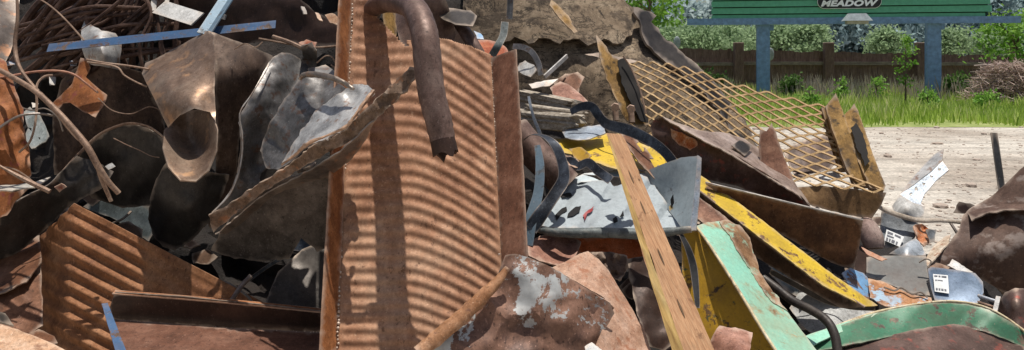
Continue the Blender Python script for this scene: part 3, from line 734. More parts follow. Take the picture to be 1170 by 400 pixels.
# ------------------------------------------------------------------ left: corrugated sheet in stripes
ld = tps([(85, 232, 3.72), (262, 325, 3.62), (340, 360, 3.60), (60, 400, 3.46)])
bm = B(); grid = {}; NX, NB = 100, 230
nL = (P(262, 325, 3.62)-P(85, 232, 3.72)).cross(P(60, 400, 3.46)-P(85, 232, 3.72)).normalized()
if nL.y > 0: nL = -nL
for j in range(NB+1):
    b2 = j*200/NB
    for i in range(NX+1):
        x = 42+i*(350-42)/NX
        bm0 = max(0, (85-x)*1.5); b2 = bm0+j/NB*(200-bm0)
        y = 232+(x-85)*.525+b2
        m_ = (.22+.78*max(0, min(1, (172-b2*.12-x)/6)))*max(0, min(1, (335-x)/20))*max(0, min(1, (b2-6)/5))
        p = P(x, y, float(ld(x, y)[0])+max(0, 77-x)*.009)+nL*(.0105*m_*math.cos((b2-4)/18.6*2*math.pi)+.006*nz(x*.03, y*.03, 2))  # left strip bent back, shaped to fall into shade
        grid[i, j] = bm.verts.new(p)
for j in range(NB):
    for i in range(NX):
        q = [grid.get(k_) for k_ in ((i, j), (i+1, j), (i+1, j+1), (i, j+1))]
        if all(q): bm.faces.new(q)
lc = thing('corrugated_offcut', bm, 'rust_stripe', 'rusty corrugated offcut with slanting stripes at lower left', 'panel', None, 80)
md = lc.modifiers.new('thickness', 'SOLIDIFY'); md.thickness = .006; md.offset = -1 if lc.data.polygons[0].normal.dot(nL) > 0 else 1
S('rust_plate', 'rust_brown', 'brown plate standing left of the striped corrugated offcut, upper one', 'plate', [(-10, 296), (20, 280), (45, 268), (47, 300), (30, 322), (-10, 340)], [(0, 300, 3.75), (45, 270, 3.9), (30, 320, 3.6)])
S('rust_plate', 'rust_brown', 'reddish brown plate left of the striped corrugated offcut, lower one', 'plate', [(-10, 335), (25, 318), (47, 298), (49, 372), (25, 386), (-10, 366)], [(0, 340, 3.55), (47, 300, 3.75), (25, 386, 3.4)], bump=.02)
S('bent_strip', 'rust_brown', 'small bent brown strip below the reddish plate at lower left', 'strip', [(28, 384), (44, 376), (62, 384), (66, 392), (40, 394)], [(28, 384, 3.3), (62, 384, 3.35), (44, 394, 3.2)])
S('pale_sheet', 'rust_pale', 'pale rusty sheet edge poking in at the bottom left corner', 'sheet', [(-15, 366), (20, 376), (52, 389), (80, 403), (70, 425), (-15, 425)], [(-15, 366, 2.98), (80, 403, 2.92), (0, 425, 2.75)], bump=.02)
S('torn_plate', 'rust_black', 'dark torn corner plate above the pale sheet at lower left', 'plate', [(-10, 352), (6, 358), (16, 372), (-10, 366)], [(-10, 352, 3.2), (16, 372, 3.1), (-10, 366, 3.1)])
S('painted_plate', 'slate', 'slate green painted plate deep behind the corrugated offcut', 'plate', [(95, 236), (108, 226), (150, 226), (172, 236), (178, 262), (170, 276), (130, 250)], [(100, 230, 4.3), (170, 230, 4.25), (170, 276, 4.15)])

# angle iron at the bottom
ang = root('angle_iron', P(245, 380, 3.35), 'long angle iron with a blue end lying along the bottom left', 'angle iron')
S('upright_leg', 'rust_dark', None, None, [(131, 334), (200, 338), (290, 347), (372, 356), (372, 381), (250, 375), (121, 365)], [(131, 334, 3.320), (372, 356, 3.320), (121, 365, 3.350), (372, 381, 3.350)], parent=ang, rag=.3, bump=.004)  # near black rust, shade painted into the upright leg
S('flat_leg', 'rust_angle', None, None, [(121, 364), (250, 374), (373, 380), (373, 450), (150, 430)], [(121, 364, 3.330), (373, 380, 3.320), (150, 430, 2.920), (373, 450, 2.880)], parent=ang, rag=.3, bump=.004)
bm = B(); ribbon(bm, [(130, 334, 3.33), (250, 343.5, 3.33), (372, 355.5, 3.33)], .028, (0, 1, .25), thick=.006); mesh('lit_edge', bm, 'rust_edge', ang, 60)  # paler ribbon added as the sunlit top edge of the leg
S('blue_end', 'paint_blue', None, None, [(116, 347), (123, 346), (147, 408), (140, 418), (134, 408)], [(116, 347, 3.310), (123, 346, 3.320), (140, 410, 2.980)], parent=ang, rag=.3, bump=.002)
weld([(130, 366, 3.325), (240, 374.5, 3.320), (368, 380.5, 3.315)], ang, .0035, .009)
T('cable', 'black_steel', 'thin black cable looping above the angle iron', 'cable', [(172, 336, 3.6), (195, 322, 3.64), (225, 317, 3.66), (258, 323, 3.64), (282, 338, 3.6), (292, 352, 3.55)], .006, seg=6)
T('rod', 'rust_pipe', 'short brown rod standing behind the angle iron', 'rod', [(263, 346, 3.5), (275, 328, 3.52), (287, 315, 3.55)], .012, seg=8)
R('strip', 'steel_strap', 'thin pitted strip reaching down behind the angle iron', 'strip', [(284, 320, 3.6), (305, 305, 3.7), (330, 290, 3.8)], .02, Zv)
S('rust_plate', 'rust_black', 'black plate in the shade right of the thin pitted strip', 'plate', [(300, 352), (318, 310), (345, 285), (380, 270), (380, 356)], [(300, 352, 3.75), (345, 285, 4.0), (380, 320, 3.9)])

# ------------------------------------------------------------------ left: folded sheet, fins and wings
fs = root('folded_sheet', P(225, 205, 3.75), 'big folded brown sheet with a lit left face and a hanging curled tongue', 'sheet')
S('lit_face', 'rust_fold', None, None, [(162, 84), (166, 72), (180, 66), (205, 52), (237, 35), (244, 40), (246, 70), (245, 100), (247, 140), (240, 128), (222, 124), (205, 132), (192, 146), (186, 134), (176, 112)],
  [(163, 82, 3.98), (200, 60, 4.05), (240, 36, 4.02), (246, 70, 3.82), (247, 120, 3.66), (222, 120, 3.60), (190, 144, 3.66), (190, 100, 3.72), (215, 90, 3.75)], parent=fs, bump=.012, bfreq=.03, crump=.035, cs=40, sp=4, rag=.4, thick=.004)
S('shaded_face', 'rust_shade', None, None, [(238, 35), (262, 44), (290, 54), (312, 64), (300, 84), (288, 110), (276, 140), (272, 175), (268, 215), (240, 262), (232, 240), (246, 200), (249, 150), (246, 100), (245, 60)],  # shade painted in too: darker rust than on the lit face
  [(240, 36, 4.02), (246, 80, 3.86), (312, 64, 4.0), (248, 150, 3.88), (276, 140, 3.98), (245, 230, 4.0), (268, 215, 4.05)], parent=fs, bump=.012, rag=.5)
S('curled_tongue', 'rust_fold', None, None, [(188, 148), (198, 138), (214, 127), (230, 124), (242, 130), (248, 148), (247, 172), (238, 195), (224, 207), (206, 206), (192, 190), (186, 168)],
  [(188, 150, 3.66), (215, 128, 3.78), (242, 132, 3.64), (220, 165, 3.72), (248, 160, 3.55), (222, 206, 3.42), (190, 180, 3.5)], parent=fs, bump=.006, rag=.4)
S('dark_tongue', 'rust_black', 'long dark grey tongue of plate hanging below the folded sheet', 'plate', [(196, 180), (188, 188), (178, 205), (171, 228), (169, 250), (174, 268), (186, 282), (200, 286), (218, 276), (238, 255), (250, 235), (262, 200), (225, 195)],
  [(190, 185, 3.84), (171, 245, 3.92), (200, 286, 3.94), (250, 235, 3.95), (215, 235, 3.82)], bump=.012, crump=.03, cs=40, rag=.9, thick=.009)
S('curved_fender', 'rust_black', 'dark arched fender plate with a thin bright rim', 'fender', [(86, 178), (104, 162), (125, 148), (148, 141), (168, 146), (186, 158), (197, 178), (192, 200), (176, 212), (174, 235), (140, 238), (104, 226)],
  [(90, 180, 4.05), (148, 141, 4.1), (197, 178, 3.98), (140, 200, 4.15), (140, 238, 4.2)], bump=.015, crump=.04, cs=34, thick=.009, rag=1)
T('rim_highlight', 'rust_wire', 'thin pale strip added as the sunlit rim of the dark fender', 'strip', [(56, 214, 3.86), (72, 196, 3.9), (90, 176, 3.96), (112, 155, 4.0), (132, 145, 4.02), (150, 141, 4.02), (170, 145, 4.0), (187, 157, 3.95), (199, 170, 3.9)], .008, seg=6, squash=.6)  # pale tube paints the highlight along the fender rim
S('curved_plate', 'rust_black', 'long dark pitted plate curving up from the left edge', 'plate', [(-12, 262), (4, 245), (14, 232), (34, 222), (56, 211), (70, 196), (88, 178), (112, 186), (130, 196), (118, 214), (96, 226), (74, 240), (52, 262), (30, 282), (10, 296), (-12, 300)],
  [(-12, 262, 3.62), (60, 208, 3.82), (88, 178, 3.92), (118, 214, 3.96), (52, 262, 3.86), (-12, 300, 3.74)], bump=.012, crump=.035, cs=36, thick=.009, rag=1)
S('grey_sheet', 'steel_blue', 'blue grey crumpled sheet standing right of the folded sheet', 'sheet', [(311, 66), (322, 60), (334, 62), (344, 68), (362, 84), (378, 104), (362, 140), (336, 178), (306, 206), (282, 226), (262, 236), (243, 243), (262, 224), (272, 200), (276, 165), (272, 140), (276, 128), (288, 108), (298, 88)],
  [(312, 66, 3.88), (344, 70, 3.98), (300, 105, 3.72), (340, 130, 3.8), (275, 135, 3.64), (305, 180, 3.74), (278, 190, 3.66), (245, 243, 3.6)], bump=.02, bfreq=.05, crump=.024, cs=46, sp=3, thick=.008, disp=lambda x, y: .022*math.sin((x*.9+y*.42)*.115))
T('curled_edge', 'steel_silver', 'pale torn edge strip running down the blue grey sheet', 'strip', [(311, 68, 3.80), (300, 88, 3.68), (286, 110, 3.62), (274, 130, 3.57), (277, 155, 3.56), (276, 180, 3.56), (271, 202, 3.55), (262, 222, 3.54), (246, 240, 3.53)], [.005, .006, .007, .008, .007, .009, .011, .01, .004], seg=6, squash=.5, wob=.5)
T('rolled_lip', 'rust_wing', 'brown grey rolled lip along the folded top of the second blue grey sheet', 'lip', [(343, 90, 3.52), (350, 85, 3.5), (372, 87, 3.42), (390, 93, 3.36), (404, 102, 3.33)], [.010, .014, .014, .012, .008], seg=7, wob=.3)
T('torn_edge', 'rust_roll', 'ragged orange brown edge running along the foot of the silver sheet', 'torn edge', [(427, 104, 3.28), (416, 118, 3.22), (404, 134, 3.18), (396, 144, 3.17), (376, 154, 3.18), (352, 164, 3.2), (338, 176, 3.24), (322, 188, 3.28)], [.012, .009, .006, .008, .005, .008, .006, .005], seg=6, wob=.7)
S('grey_sheet', 'steel_blue', 'second blue grey sheet with a folded top, leaning right', 'sheet', [(342, 90), (350, 84), (372, 88), (392, 98), (402, 106), (400, 118), (384, 140), (360, 165), (336, 182), (318, 194), (304, 192), (297, 172), (306, 145), (322, 118)],
  [(345, 86, 3.6), (402, 104, 3.46), (300, 180, 3.46), (340, 130, 3.46), (318, 130, 3.52), (370, 108, 3.48)], bump=.015, bfreq=.05, crump=.024, cs=50, sp=3, thick=.008, disp=lambda x, y: .024*math.sin((x*.85+y*.5)*.07+1.0))
S('bright_sheet', 'steel_silver', 'silver torn sheet with a curled brown edge in front of the blue grey sheets', 'sheet', [(322, 186), (332, 168), (346, 146), (364, 124), (384, 108), (404, 96), (420, 97), (428, 104), (416, 118), (406, 132), (396, 146), (376, 156), (352, 166), (338, 178)],
  [(322, 186, 3.34), (346, 146, 3.38), (384, 110, 3.42), (426, 102, 3.36), (400, 140, 3.24), (352, 166, 3.26)], bump=.02, bfreq=.05, crump=.022, cs=44, sp=3, rag=1.6, thick=.008, disp=lambda x, y: .022*math.sin((x*.6+y)*.075))
S('torn_lip', 'rust_torn', 'brown torn lip running under the silver sheet to a blunt tip', 'sheet', [(238, 246), (262, 232), (300, 208), (330, 190), (352, 170), (378, 158), (396, 148), (414, 128), (436, 108), (456, 88), (468, 76), (478, 84), (466, 100), (440, 126), (418, 148), (396, 164), (362, 182), (330, 202), (300, 220), (270, 244), (244, 266), (240, 256)],
  [(240, 250, 3.40), (300, 215, 3.34), (352, 176, 3.22), (414, 132, 3.18), (470, 80, 3.22), (476, 88, 3.20), (396, 160, 3.22), (330, 200, 3.32), (246, 264, 3.42)], bump=.015, bfreq=.06, crump=.03, cs=18, sp=3.5, rag=1.8, thick=.01)
S('rolled_edge', 'rust_wing', 'grey underside curl just below the torn brown lip', 'sheet', [(246, 268), (268, 250), (292, 230), (318, 214), (352, 196), (384, 176), (404, 160), (418, 146), (428, 138), (418, 160), (402, 182), (376, 202), (346, 210), (316, 222), (286, 246), (258, 268)],
  [(246, 268, 3.5), (316, 216, 3.38), (414, 160, 3.24), (446, 132, 3.22), (404, 186, 3.32), (316, 224, 3.5)], bump=.02, rag=1.2)
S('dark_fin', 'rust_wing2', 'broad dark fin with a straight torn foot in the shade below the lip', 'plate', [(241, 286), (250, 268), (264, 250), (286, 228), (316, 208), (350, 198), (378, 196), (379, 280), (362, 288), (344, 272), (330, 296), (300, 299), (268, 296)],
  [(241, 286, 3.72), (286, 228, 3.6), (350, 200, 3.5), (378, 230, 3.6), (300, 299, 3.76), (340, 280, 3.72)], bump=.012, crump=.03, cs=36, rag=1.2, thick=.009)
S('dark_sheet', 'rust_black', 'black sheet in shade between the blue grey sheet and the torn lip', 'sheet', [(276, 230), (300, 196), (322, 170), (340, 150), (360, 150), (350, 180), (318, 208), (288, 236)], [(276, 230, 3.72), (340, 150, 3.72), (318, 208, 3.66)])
T('scrap_rod', 'rust_wire', 'short pale rod above the blue grey sheets', 'rod', [(312, 42, 4.1), (330, 48, 4.05), (348, 56, 4.0)], .012, seg=7)
S('curled_scrap', 'steel_blue', 'small curled grey pipe shell with a reddish lip', 'scrap piece', [(343, 54), (356, 48), (362, 58), (361, 76), (352, 86), (342, 78), (346, 64)], [(343, 60, 4.0), (354, 60, 3.9), (362, 65, 3.96)], bump=.01, sp=4)
S('torn_lip', 'rust_red', 'reddish torn lip on top of the small curled grey shell', 'scrap piece', [(341, 49), (350, 45), (362, 48), (360, 56), (350, 53)], [(341, 49, 3.9), (362, 50, 3.86), (350, 56, 3.85)], sp=3)
S('grey_offcut', 'steel_blue', 'blue grey offcut behind the silver sheet beside the panel edge', 'offcut', [(352, 78), (372, 74), (390, 86), (400, 98), (376, 92), (356, 86)], [(352, 78, 3.85), (400, 98, 3.8), (372, 92, 3.78)], bump=.02, sp=4)
T('wire', 'rust_wire', 'thin wire loop standing beside the panel edge', 'wire', [(362, 72, 3.85), (372, 64, 3.85), (380, 66, 3.85), (387, 80, 3.86), (378, 74, 3.87)], .004, seg=5)
S('scrap_bit', 'white_scrap', 'small white bent strip at the top left of the panel', 'scrap piece', [(344, 7), (348, 8), (351, 16), (347, 16)], [(344, 7, 4.3), (351, 16, 4.3), (347, 16, 4.28)], sp=3)
S('scrap_bit', 'rust_pale', 'pale crumpled bit beside the panel top edge', 'scrap piece', [(371, 17), (380, 15), (391, 22), (389, 30), (377, 26)], [(371, 17, 4.2), (391, 22, 4.15), (377, 28, 4.15)], sp=3, bump=.02)
S('scrap_bit', 'rust_pale', 'thin pale strip on the dark sloping plate near the panel top', 'scrap piece', [(360, 14), (364, 15), (369, 24), (365, 23)], [(360, 14, 4.3), (369, 24, 4.25), (365, 23, 4.25)], sp=3)

# ------------------------------------------------------------------ upper left
S('sloping_plate', 'rust_dark', 'large dark brown plate sloping down behind the blue bar to the panel', 'plate', [(190, -30), (310, -30), (360, 14), (392, 30), (392, 54), (360, 52), (320, 46), (290, 48), (230, 60), (190, 40)],
  [(190, -30, 4.62), (310, -30, 4.56), (392, 40, 4.35), (190, 40, 4.6)], bump=.012, crump=.04, cs=50)
T('edge_highlight', 'rust_wire', 'thin pale strip added as the sunlit foot of the dark sloping plate', 'strip', [(296, 44, 4.36), (330, 50, 4.33), (360, 54, 4.3), (390, 52, 4.28)], .007, seg=5)  # pale tube paints the sunlit lower edge of the plate
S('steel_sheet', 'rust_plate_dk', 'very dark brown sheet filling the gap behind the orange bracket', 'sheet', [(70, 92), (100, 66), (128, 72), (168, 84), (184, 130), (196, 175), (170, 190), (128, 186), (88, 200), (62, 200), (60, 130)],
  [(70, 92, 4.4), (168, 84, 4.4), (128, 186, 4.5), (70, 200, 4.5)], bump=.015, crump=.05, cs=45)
S('bracket_plate', 'rust_red2', 'orange rusty L shaped bracket plate beside the tan cable', 'bracket', [(92, 66), (100, 68), (103, 78), (98, 88), (108, 97), (122, 108), (118, 120), (109, 134), (92, 126), (80, 117), (72, 118), (64, 128), (56, 122), (66, 112), (82, 96), (88, 80)],
  [(95, 68, 4.22), (122, 108, 4.1), (60, 124, 4.1), (106, 132, 4.02)], bump=.015, sp=4)
S('orange_sheet', 'rust_red2', 'orange red crumpled sheet at the left edge under the cables', 'sheet', [(-12, 60), (4, 68), (12, 84), (20, 108), (27, 128), (26, 144), (33, 168), (36, 200), (20, 214), (-12, 218)],
  [(-12, 60, 3.95), (12, 84, 3.86), (30, 150, 3.72), (-12, 218, 3.55), (34, 200, 3.66), (5, 150, 3.62)], bump=.02, bfreq=.035, crump=.04, cs=30, sp=4, rag=1.3)
S('brown_sheet', 'rust_wing', 'tall brown grey sheet at the top left corner', 'sheet', [(-12, -20), (23, -20), (22, 10), (19, 36), (12, 60), (4, 74), (-12, 60)], [(-12, -20, 4.4), (23, -20, 4.5), (4, 74, 4.0), (-12, 50, 4.0)], bump=.03)
S('hinge_plate', 'slate_pale', 'pale green plate with holes behind the orange sheet', 'plate', [(27, 128), (34, 122), (46, 132), (56, 156), (52, 162), (36, 170), (28, 158), (32, 146)], [(27, 128, 3.98), (56, 156, 3.9), (36, 170, 3.86)], bump=.015, sp=4,
  holes=([(33, 146), (37, 146), (37, 150), (33, 150)], [(44, 157), (47, 157), (47, 160), (44, 160)]))
S('pale_sliver', 'slate_pale', 'pale grey sliver of sheet at the left edge below the orange sheet', 'sheet', [(-10, 212), (20, 211), (40, 208), (58, 202), (40, 214), (14, 218), (-10, 217)], [(-10, 212, 3.5), (58, 202, 3.6), (14, 218, 3.48)], sp=4)
S('orange_sheet', 'rust_red2', 'orange rusty ledge below the pale grey sliver at the left edge', 'sheet', [(-12, 217), (14, 219), (34, 214), (16, 232), (8, 246), (-12, 252)], [(-12, 217, 3.56), (34, 214, 3.62), (-12, 252, 3.5)], bump=.02, sp=4)
T('rod', 'rust_wire', 'pale brown rod with a cut end lying over the curved plate', 'rod', [(-6, 186, 3.46), (4, 192, 3.46), (28, 205, 3.46), (57, 219, 3.46)], [.004, .006, .011, .011], seg=7)
S('curled_sheet', 'steel_silver', 'bright curled galvanised sheet behind the left end of the blue bar', 'sheet', [(97, 22), (104, 28), (116, 35), (132, 38), (139, 46), (138, 62), (136, 80), (118, 76), (104, 74), (97, 66), (92, 50), (93, 34)],
  [(97, 22, 4.45), (93, 45, 4.28), (115, 45, 4.2), (138, 46, 4.36), (136, 80, 4.3), (100, 70, 4.22), (118, 66, 4.16)], sp=4, bump=.02)
bm = B(); bar(bm, P(55, 55, 4.06), P(315, 28, 4.14), [(.014, -.022), (.020, -.020), (-.014, .024), (-.020, .022)])
thing('blue_bar', bm, 'paint_blue', 'long flat blue bar lying across the tangle at upper left', 'bar', None, 0)
bm = B(); bar(bm, P(233, 36, 4.02), P(268, -18, 4.3), [(-.045, -.012), (.0, -.03), (.045, -.012), (.045, -.004), (0, -.02), (-.045, -.004)])
thing('angle_bar', bm, 'paint_pblue', 'pale blue grey angle bar standing behind the folded sheet', 'angle bar', None, 0)
bm = B(); bar(bm, P(182, 8, 4.4), P(226, 22, 4.3), [(.035, -.04), (.045, -.036), (-.035, .04), (-.045, .036)]); thing('white_board', bm, 'white_scrap', 'white board end showing above the blue bar', 'board', None, 0)
bm = B(); bar(bm, P(232, 13, 4.6), P(258, 20, 4.55), rect(.012, .03)); thing('white_strip', bm, 'white_scrap', 'small white strip caught behind the pale angle bar', 'strip', None, 0)
for i, (px, py, w_, h_, lb) in enumerate(((176, 6, 6, 12, 'white scrap showing at the very top among the bars, left one'), (191, 4, 5, 9, 'white scrap showing at the very top among the bars, right one'), (60, 92, 8, 10, 'white scrap behind the wire ring'), (84, 72, 9, 5, 'pale blue chip under the left end of the blue bar'),
                                          (40, 120, 8, 6, 'white chip caught behind the wires at left'), (12, 72, 12, 3, 'pale blue sliver beside the tall brown grey sheet'))):
    S('scrap_bit', 'paint_lightblue' if 'blue' in lb else 'white_scrap', lb, 'scrap piece', [(px-w_/2, py-h_/2), (px+w_/2, py-h_/2+1), (px+w_/2-1, py+h_/2), (px-w_/2+1, py+h_/2)], [(px-w_, py, 4.4), (px+w_, py, 4.45), (px, py+h_, 4.38)], sp=3)
# cables and wires
T('strap_cable', 'rust_wire', 'thick tan cable crossing the left side diagonally', 'cable', [(-12, 74, 3.72), (14, 88, 3.66), (40, 104, 3.6), (62, 124, 3.56), (84, 148, 3.54), (100, 168, 3.52), (112, 190, 3.52), (124, 208, 3.54), (136, 221, 3.56)], [.013, .013, .013, .014, .015, .015, .015, .013, .012], seg=8)
T('cable', 'rust_wire', 'split strand of tan cable hanging beside the thick one', 'cable', [(60, 122, 3.6), (74, 142, 3.58), (88, 158, 3.57), (100, 167, 3.55), (110, 184, 3.54), (116, 204, 3.55), (127, 230, 3.58)], [.006, .006, .006, .007, .011, .011, .009], seg=7)
T('wire', 'rust_wire', 'brown grey wire coming down from the top left', 'wire', [(19, -14, 3.85), (20, 20, 3.82), (17, 52, 3.8), (22, 76, 3.76), (36, 96, 3.72), (50, 110, 3.7), (62, 124, 3.66)], [.007, .008, .01, .009, .008, .007, .006], seg=7)
T('wire', 'rust_wire', 'thin brown wire curving down onto the curled bright sheet', 'wire', [(36, -6, 4.1), (52, 3, 4.05), (66, 14, 4.0), (80, 28, 3.98), (96, 46, 3.98)], .0045, seg=6)
T('wire', 'rust_red', 'reddish wire arching left to right above the orange bracket', 'wire', [(-8, 90, 3.8), (16, 86, 3.82), (40, 82, 3.85), (66, 81, 3.88), (84, 85, 3.9), (98, 95, 3.92), (112, 106, 3.96)], .006, seg=6)
T('wire_ring', 'rust_wire', 'tan wire bent into a loose ring beside the orange sheet', 'wire', [(60, 86, 3.76), (50, 88, 3.72), (42, 98, 3.68), (42, 120, 3.64), (40, 142, 3.6), (34, 162, 3.58), (22, 174, 3.58)], .006, seg=6)
T('wire', 'steel_strap', 'dark grey wire bowing across the orange sheet', 'wire', [(-8, 152, 3.5), (8, 140, 3.5), (24, 132, 3.52), (44, 130, 3.56), (60, 132, 3.6)], .006, seg=6)
T('wire', 'rust_wire', 'upper of two pale wires running right to the folded sheet', 'wire', [(99, 68, 4.0), (120, 72, 3.98), (145, 75, 3.96), (170, 79, 3.96)], .006, seg=6)
T('wire', 'rust_wire', 'lower of two pale wires running right to the folded sheet', 'wire', [(100, 71, 3.98), (132, 76, 3.95), (142, 86, 3.94), (156, 94, 3.94), (168, 99, 3.95)], .005, seg=6)
T('wire', 'rust_wire', 'thin curled wire at the left edge below the tan ring', 'wire', [(-8, 191, 3.5), (12, 192, 3.5), (28, 200, 3.5), (42, 212, 3.5)], .004, seg=5)
T('wire', 'rust_wire', 'thin pale wire lying across the dark arched fender', 'wire', [(130, 158, 3.96), (146, 166, 3.95), (160, 172, 3.95), (172, 178, 3.95), (182, 180, 3.96)], .0025, seg=5, wob=.5)
T('wire', 'steel_strap', 'dark thin wire hooked over the pale green plate with holes', 'wire', [(22, 122, 3.78), (36, 126, 3.76), (52, 124, 3.76), (66, 134, 3.78), (72, 150, 3.8)], .004, seg=5)
T('wire', 'rust_wire', 'short bent wire standing out above the folded sheet crease', 'wire', [(268, 56, 3.9), (280, 50, 3.85), (292, 54, 3.82), (300, 48, 3.82)], .0035, seg=5)
T('wire', 'rust_wire', 'long thin wire sagging in front of the dark brown sheet beside the bracket', 'wire', [(112, 112, 4.0), (128, 126, 3.98), (150, 130, 3.98), (170, 122, 4.0), (184, 126, 4.0)], .003, seg=5)
S('rust_flake', 'rust_red2', 'small rust flake caught on the long curved plate at left', 'flake', [(62, 214), (70, 210), (76, 214), (68, 220)], [(62, 214, 3.8), (76, 214, 3.82), (68, 220, 3.82)], sp=3)
S('rust_flake', 'white_scrap', 'tiny white flake lying at the foot of the dark arched fender', 'flake', [(120, 190), (128, 186), (132, 190), (124, 194)], [(120, 190, 3.86), (132, 190, 3.88), (124, 194, 3.86)], sp=3)
# bent reinforcing bars
r5 = random.Random(21)
def rb(path, r): T('rebar', 'rust_rebar', 'bent rusty bar in the tangle at the upper left of the heap', 'rebar', path, r, group='bent rusty bars in the tangle', seg=7, n=6)
for i in range(44):
    x0 = 12+i*2.0+r5.uniform(-6, 6); y0 = 92+r5.uniform(-60, 6); Y0 = 4.5+r5.uniform(-.15, .4); L = r5.uniform(70, 120)
    rb([(x0, y0, Y0), (x0+L*.35, y0-L*.33+r5.uniform(-15, 15), Y0+.03), (x0+L*.7, y0-L*.62+r5.uniform(-16, 16), Y0+.06), (x0+L, y0-L*.8+r5.uniform(-9, 9), Y0+.1)], r5.uniform(.010, .026))
for i in range(22):
    x0 = 108+i*5.2+r5.uniform(-5, 5); Y0 = 4.45+r5.uniform(-.1, .35)
    rb([(x0+r5.uniform(-16, 16), 96+r5.uniform(-28, 0), Y0), (x0+r5.uniform(-6, 6), 50, Y0), (x0+r5.uniform(-10, 14), 14, Y0+.05), (x0+r5.uniform(-16, 30), -24, Y0+.1)], r5.uniform(.008, .018))
for i in range(9):
    x0 = 20+r5.uniform(0, 60); y0 = 20+i*7
    rb([(x0-20, y0+12, 4.5), (x0+20, y0+2, 4.4), (x0+70, y0-12, 4.4), (x0+130, y0-16+r5.uniform(-6, 10), 4.5)], r5.uniform(.007, .014))

# ------------------------------------------------------------------ behind, right of the panel
mp = S('muddy_plate', 'mud', 'huge curved plate caked with dried mud rising behind the heap', 'plate', [(530, -30), (700, -30), (712, -2), (722, 8), (736, 12), (749, 18), (742, 24), (746, 32), (756, 42), (766, 52), (778, 60), (790, 68), (802, 80), (814, 92), (828, 110), (846, 132), (860, 158), (876, 196), (860, 230), (700, 230), (580, 180), (530, 90)],
  [(530, -30, 5.9), (700, -30, 6.5), (749, 18, 6.3), (640, 40, 5.8), (640, 150, 5.56), (740, 90, 5.7), (802, 80, 6.0), (876, 196, 5.6), (580, 180, 5.5)], bump=.03, bfreq=.018, rag=1.8, thick=.03, fine=.012, sp=6)
for i, (pts, lb) in enumerate((([(630, 0), (640, 8), (652, 22), (660, 36), (656, 38), (646, 28), (634, 14), (628, 6)], 'torn orange sliver on the muddy plate, long one'), ([(668, 62), (690, 58), (712, 66), (734, 70), (716, 74), (690, 68)], 'curled dark flap peeling off the muddy plate'))):
    S('peeled_flap', ['rust_tan', 'rust_dark'][i], lb, 'flap', pts, [(pts[0][0], pts[0][1], 5.55), (pts[3][0], pts[3][1], 5.5), (pts[-1][0], pts[-1][1]+3, 5.45)], sp=4, bump=.03, rag=1.2)
S('upper_layer', 'mud', None, None, [(532, -30), (706, -30), (716, 4), (728, 22), (722, 40), (706, 50), (690, 44), (672, 52), (655, 44), (640, 50), (622, 43), (604, 50), (588, 42), (566, 52), (548, 46), (532, 52)],
  [(532, -30, 5.82), (706, -30, 6.3), (640, 40, 5.68), (540, 50, 5.66), (722, 36, 5.95)], parent=mp, bump=.02, bfreq=.03, rag=2.4, sp=5, thick=.02)
S('black_edge', 'rust_black', None, None, [(724, 8), (737, 12), (750, 18), (744, 25), (758, 42), (780, 60), (804, 81), (830, 111), (848, 132), (862, 158), (877, 196), (862, 196), (842, 160), (820, 124), (796, 98), (772, 78), (748, 60), (734, 40)],  # near black strip along the plate's right edge
  [(724, 8, 6.05), (750, 18, 6.2), (804, 81, 5.92), (877, 196, 5.6), (796, 98, 5.78), (842, 160, 5.66)], parent=mp, bump=.03, rag=2.2, sp=5, thick=.02)
bl = S('yellow_fin', 'rust_tan', 'tall tan yellow fin with black patches standing before the muddy plate', 'fin', [(681, 40), (690, 50), (698, 62), (708, 70), (714, 66), (722, 78), (730, 100), (736, 126), (742, 142), (726, 146), (712, 132), (702, 110), (692, 86), (685, 64)],
  [(681, 40, 5.1), (736, 120, 4.9), (712, 132, 4.8), (700, 70, 5.0)], bump=.03, rag=1.1, sp=4)
S('black_side', 'matt_black', None, None, [(706, 69), (714, 66), (722, 78), (730, 100), (736, 126), (741, 140), (732, 138), (722, 120), (712, 98), (708, 84)], [(706, 69, 4.96), (736, 126, 4.84), (722, 120, 4.82)], parent=bl, bump=.02, rag=1.6, sp=3)  # flat black piece over the right side of the fin
T('edge_rod', 'rust_wire', 'thin bright rod edging the tan yellow fin', 'rod', [(712, 64, 4.95), (722, 80, 4.92), (731, 102, 4.86), (738, 130, 4.8)], .006, seg=5)
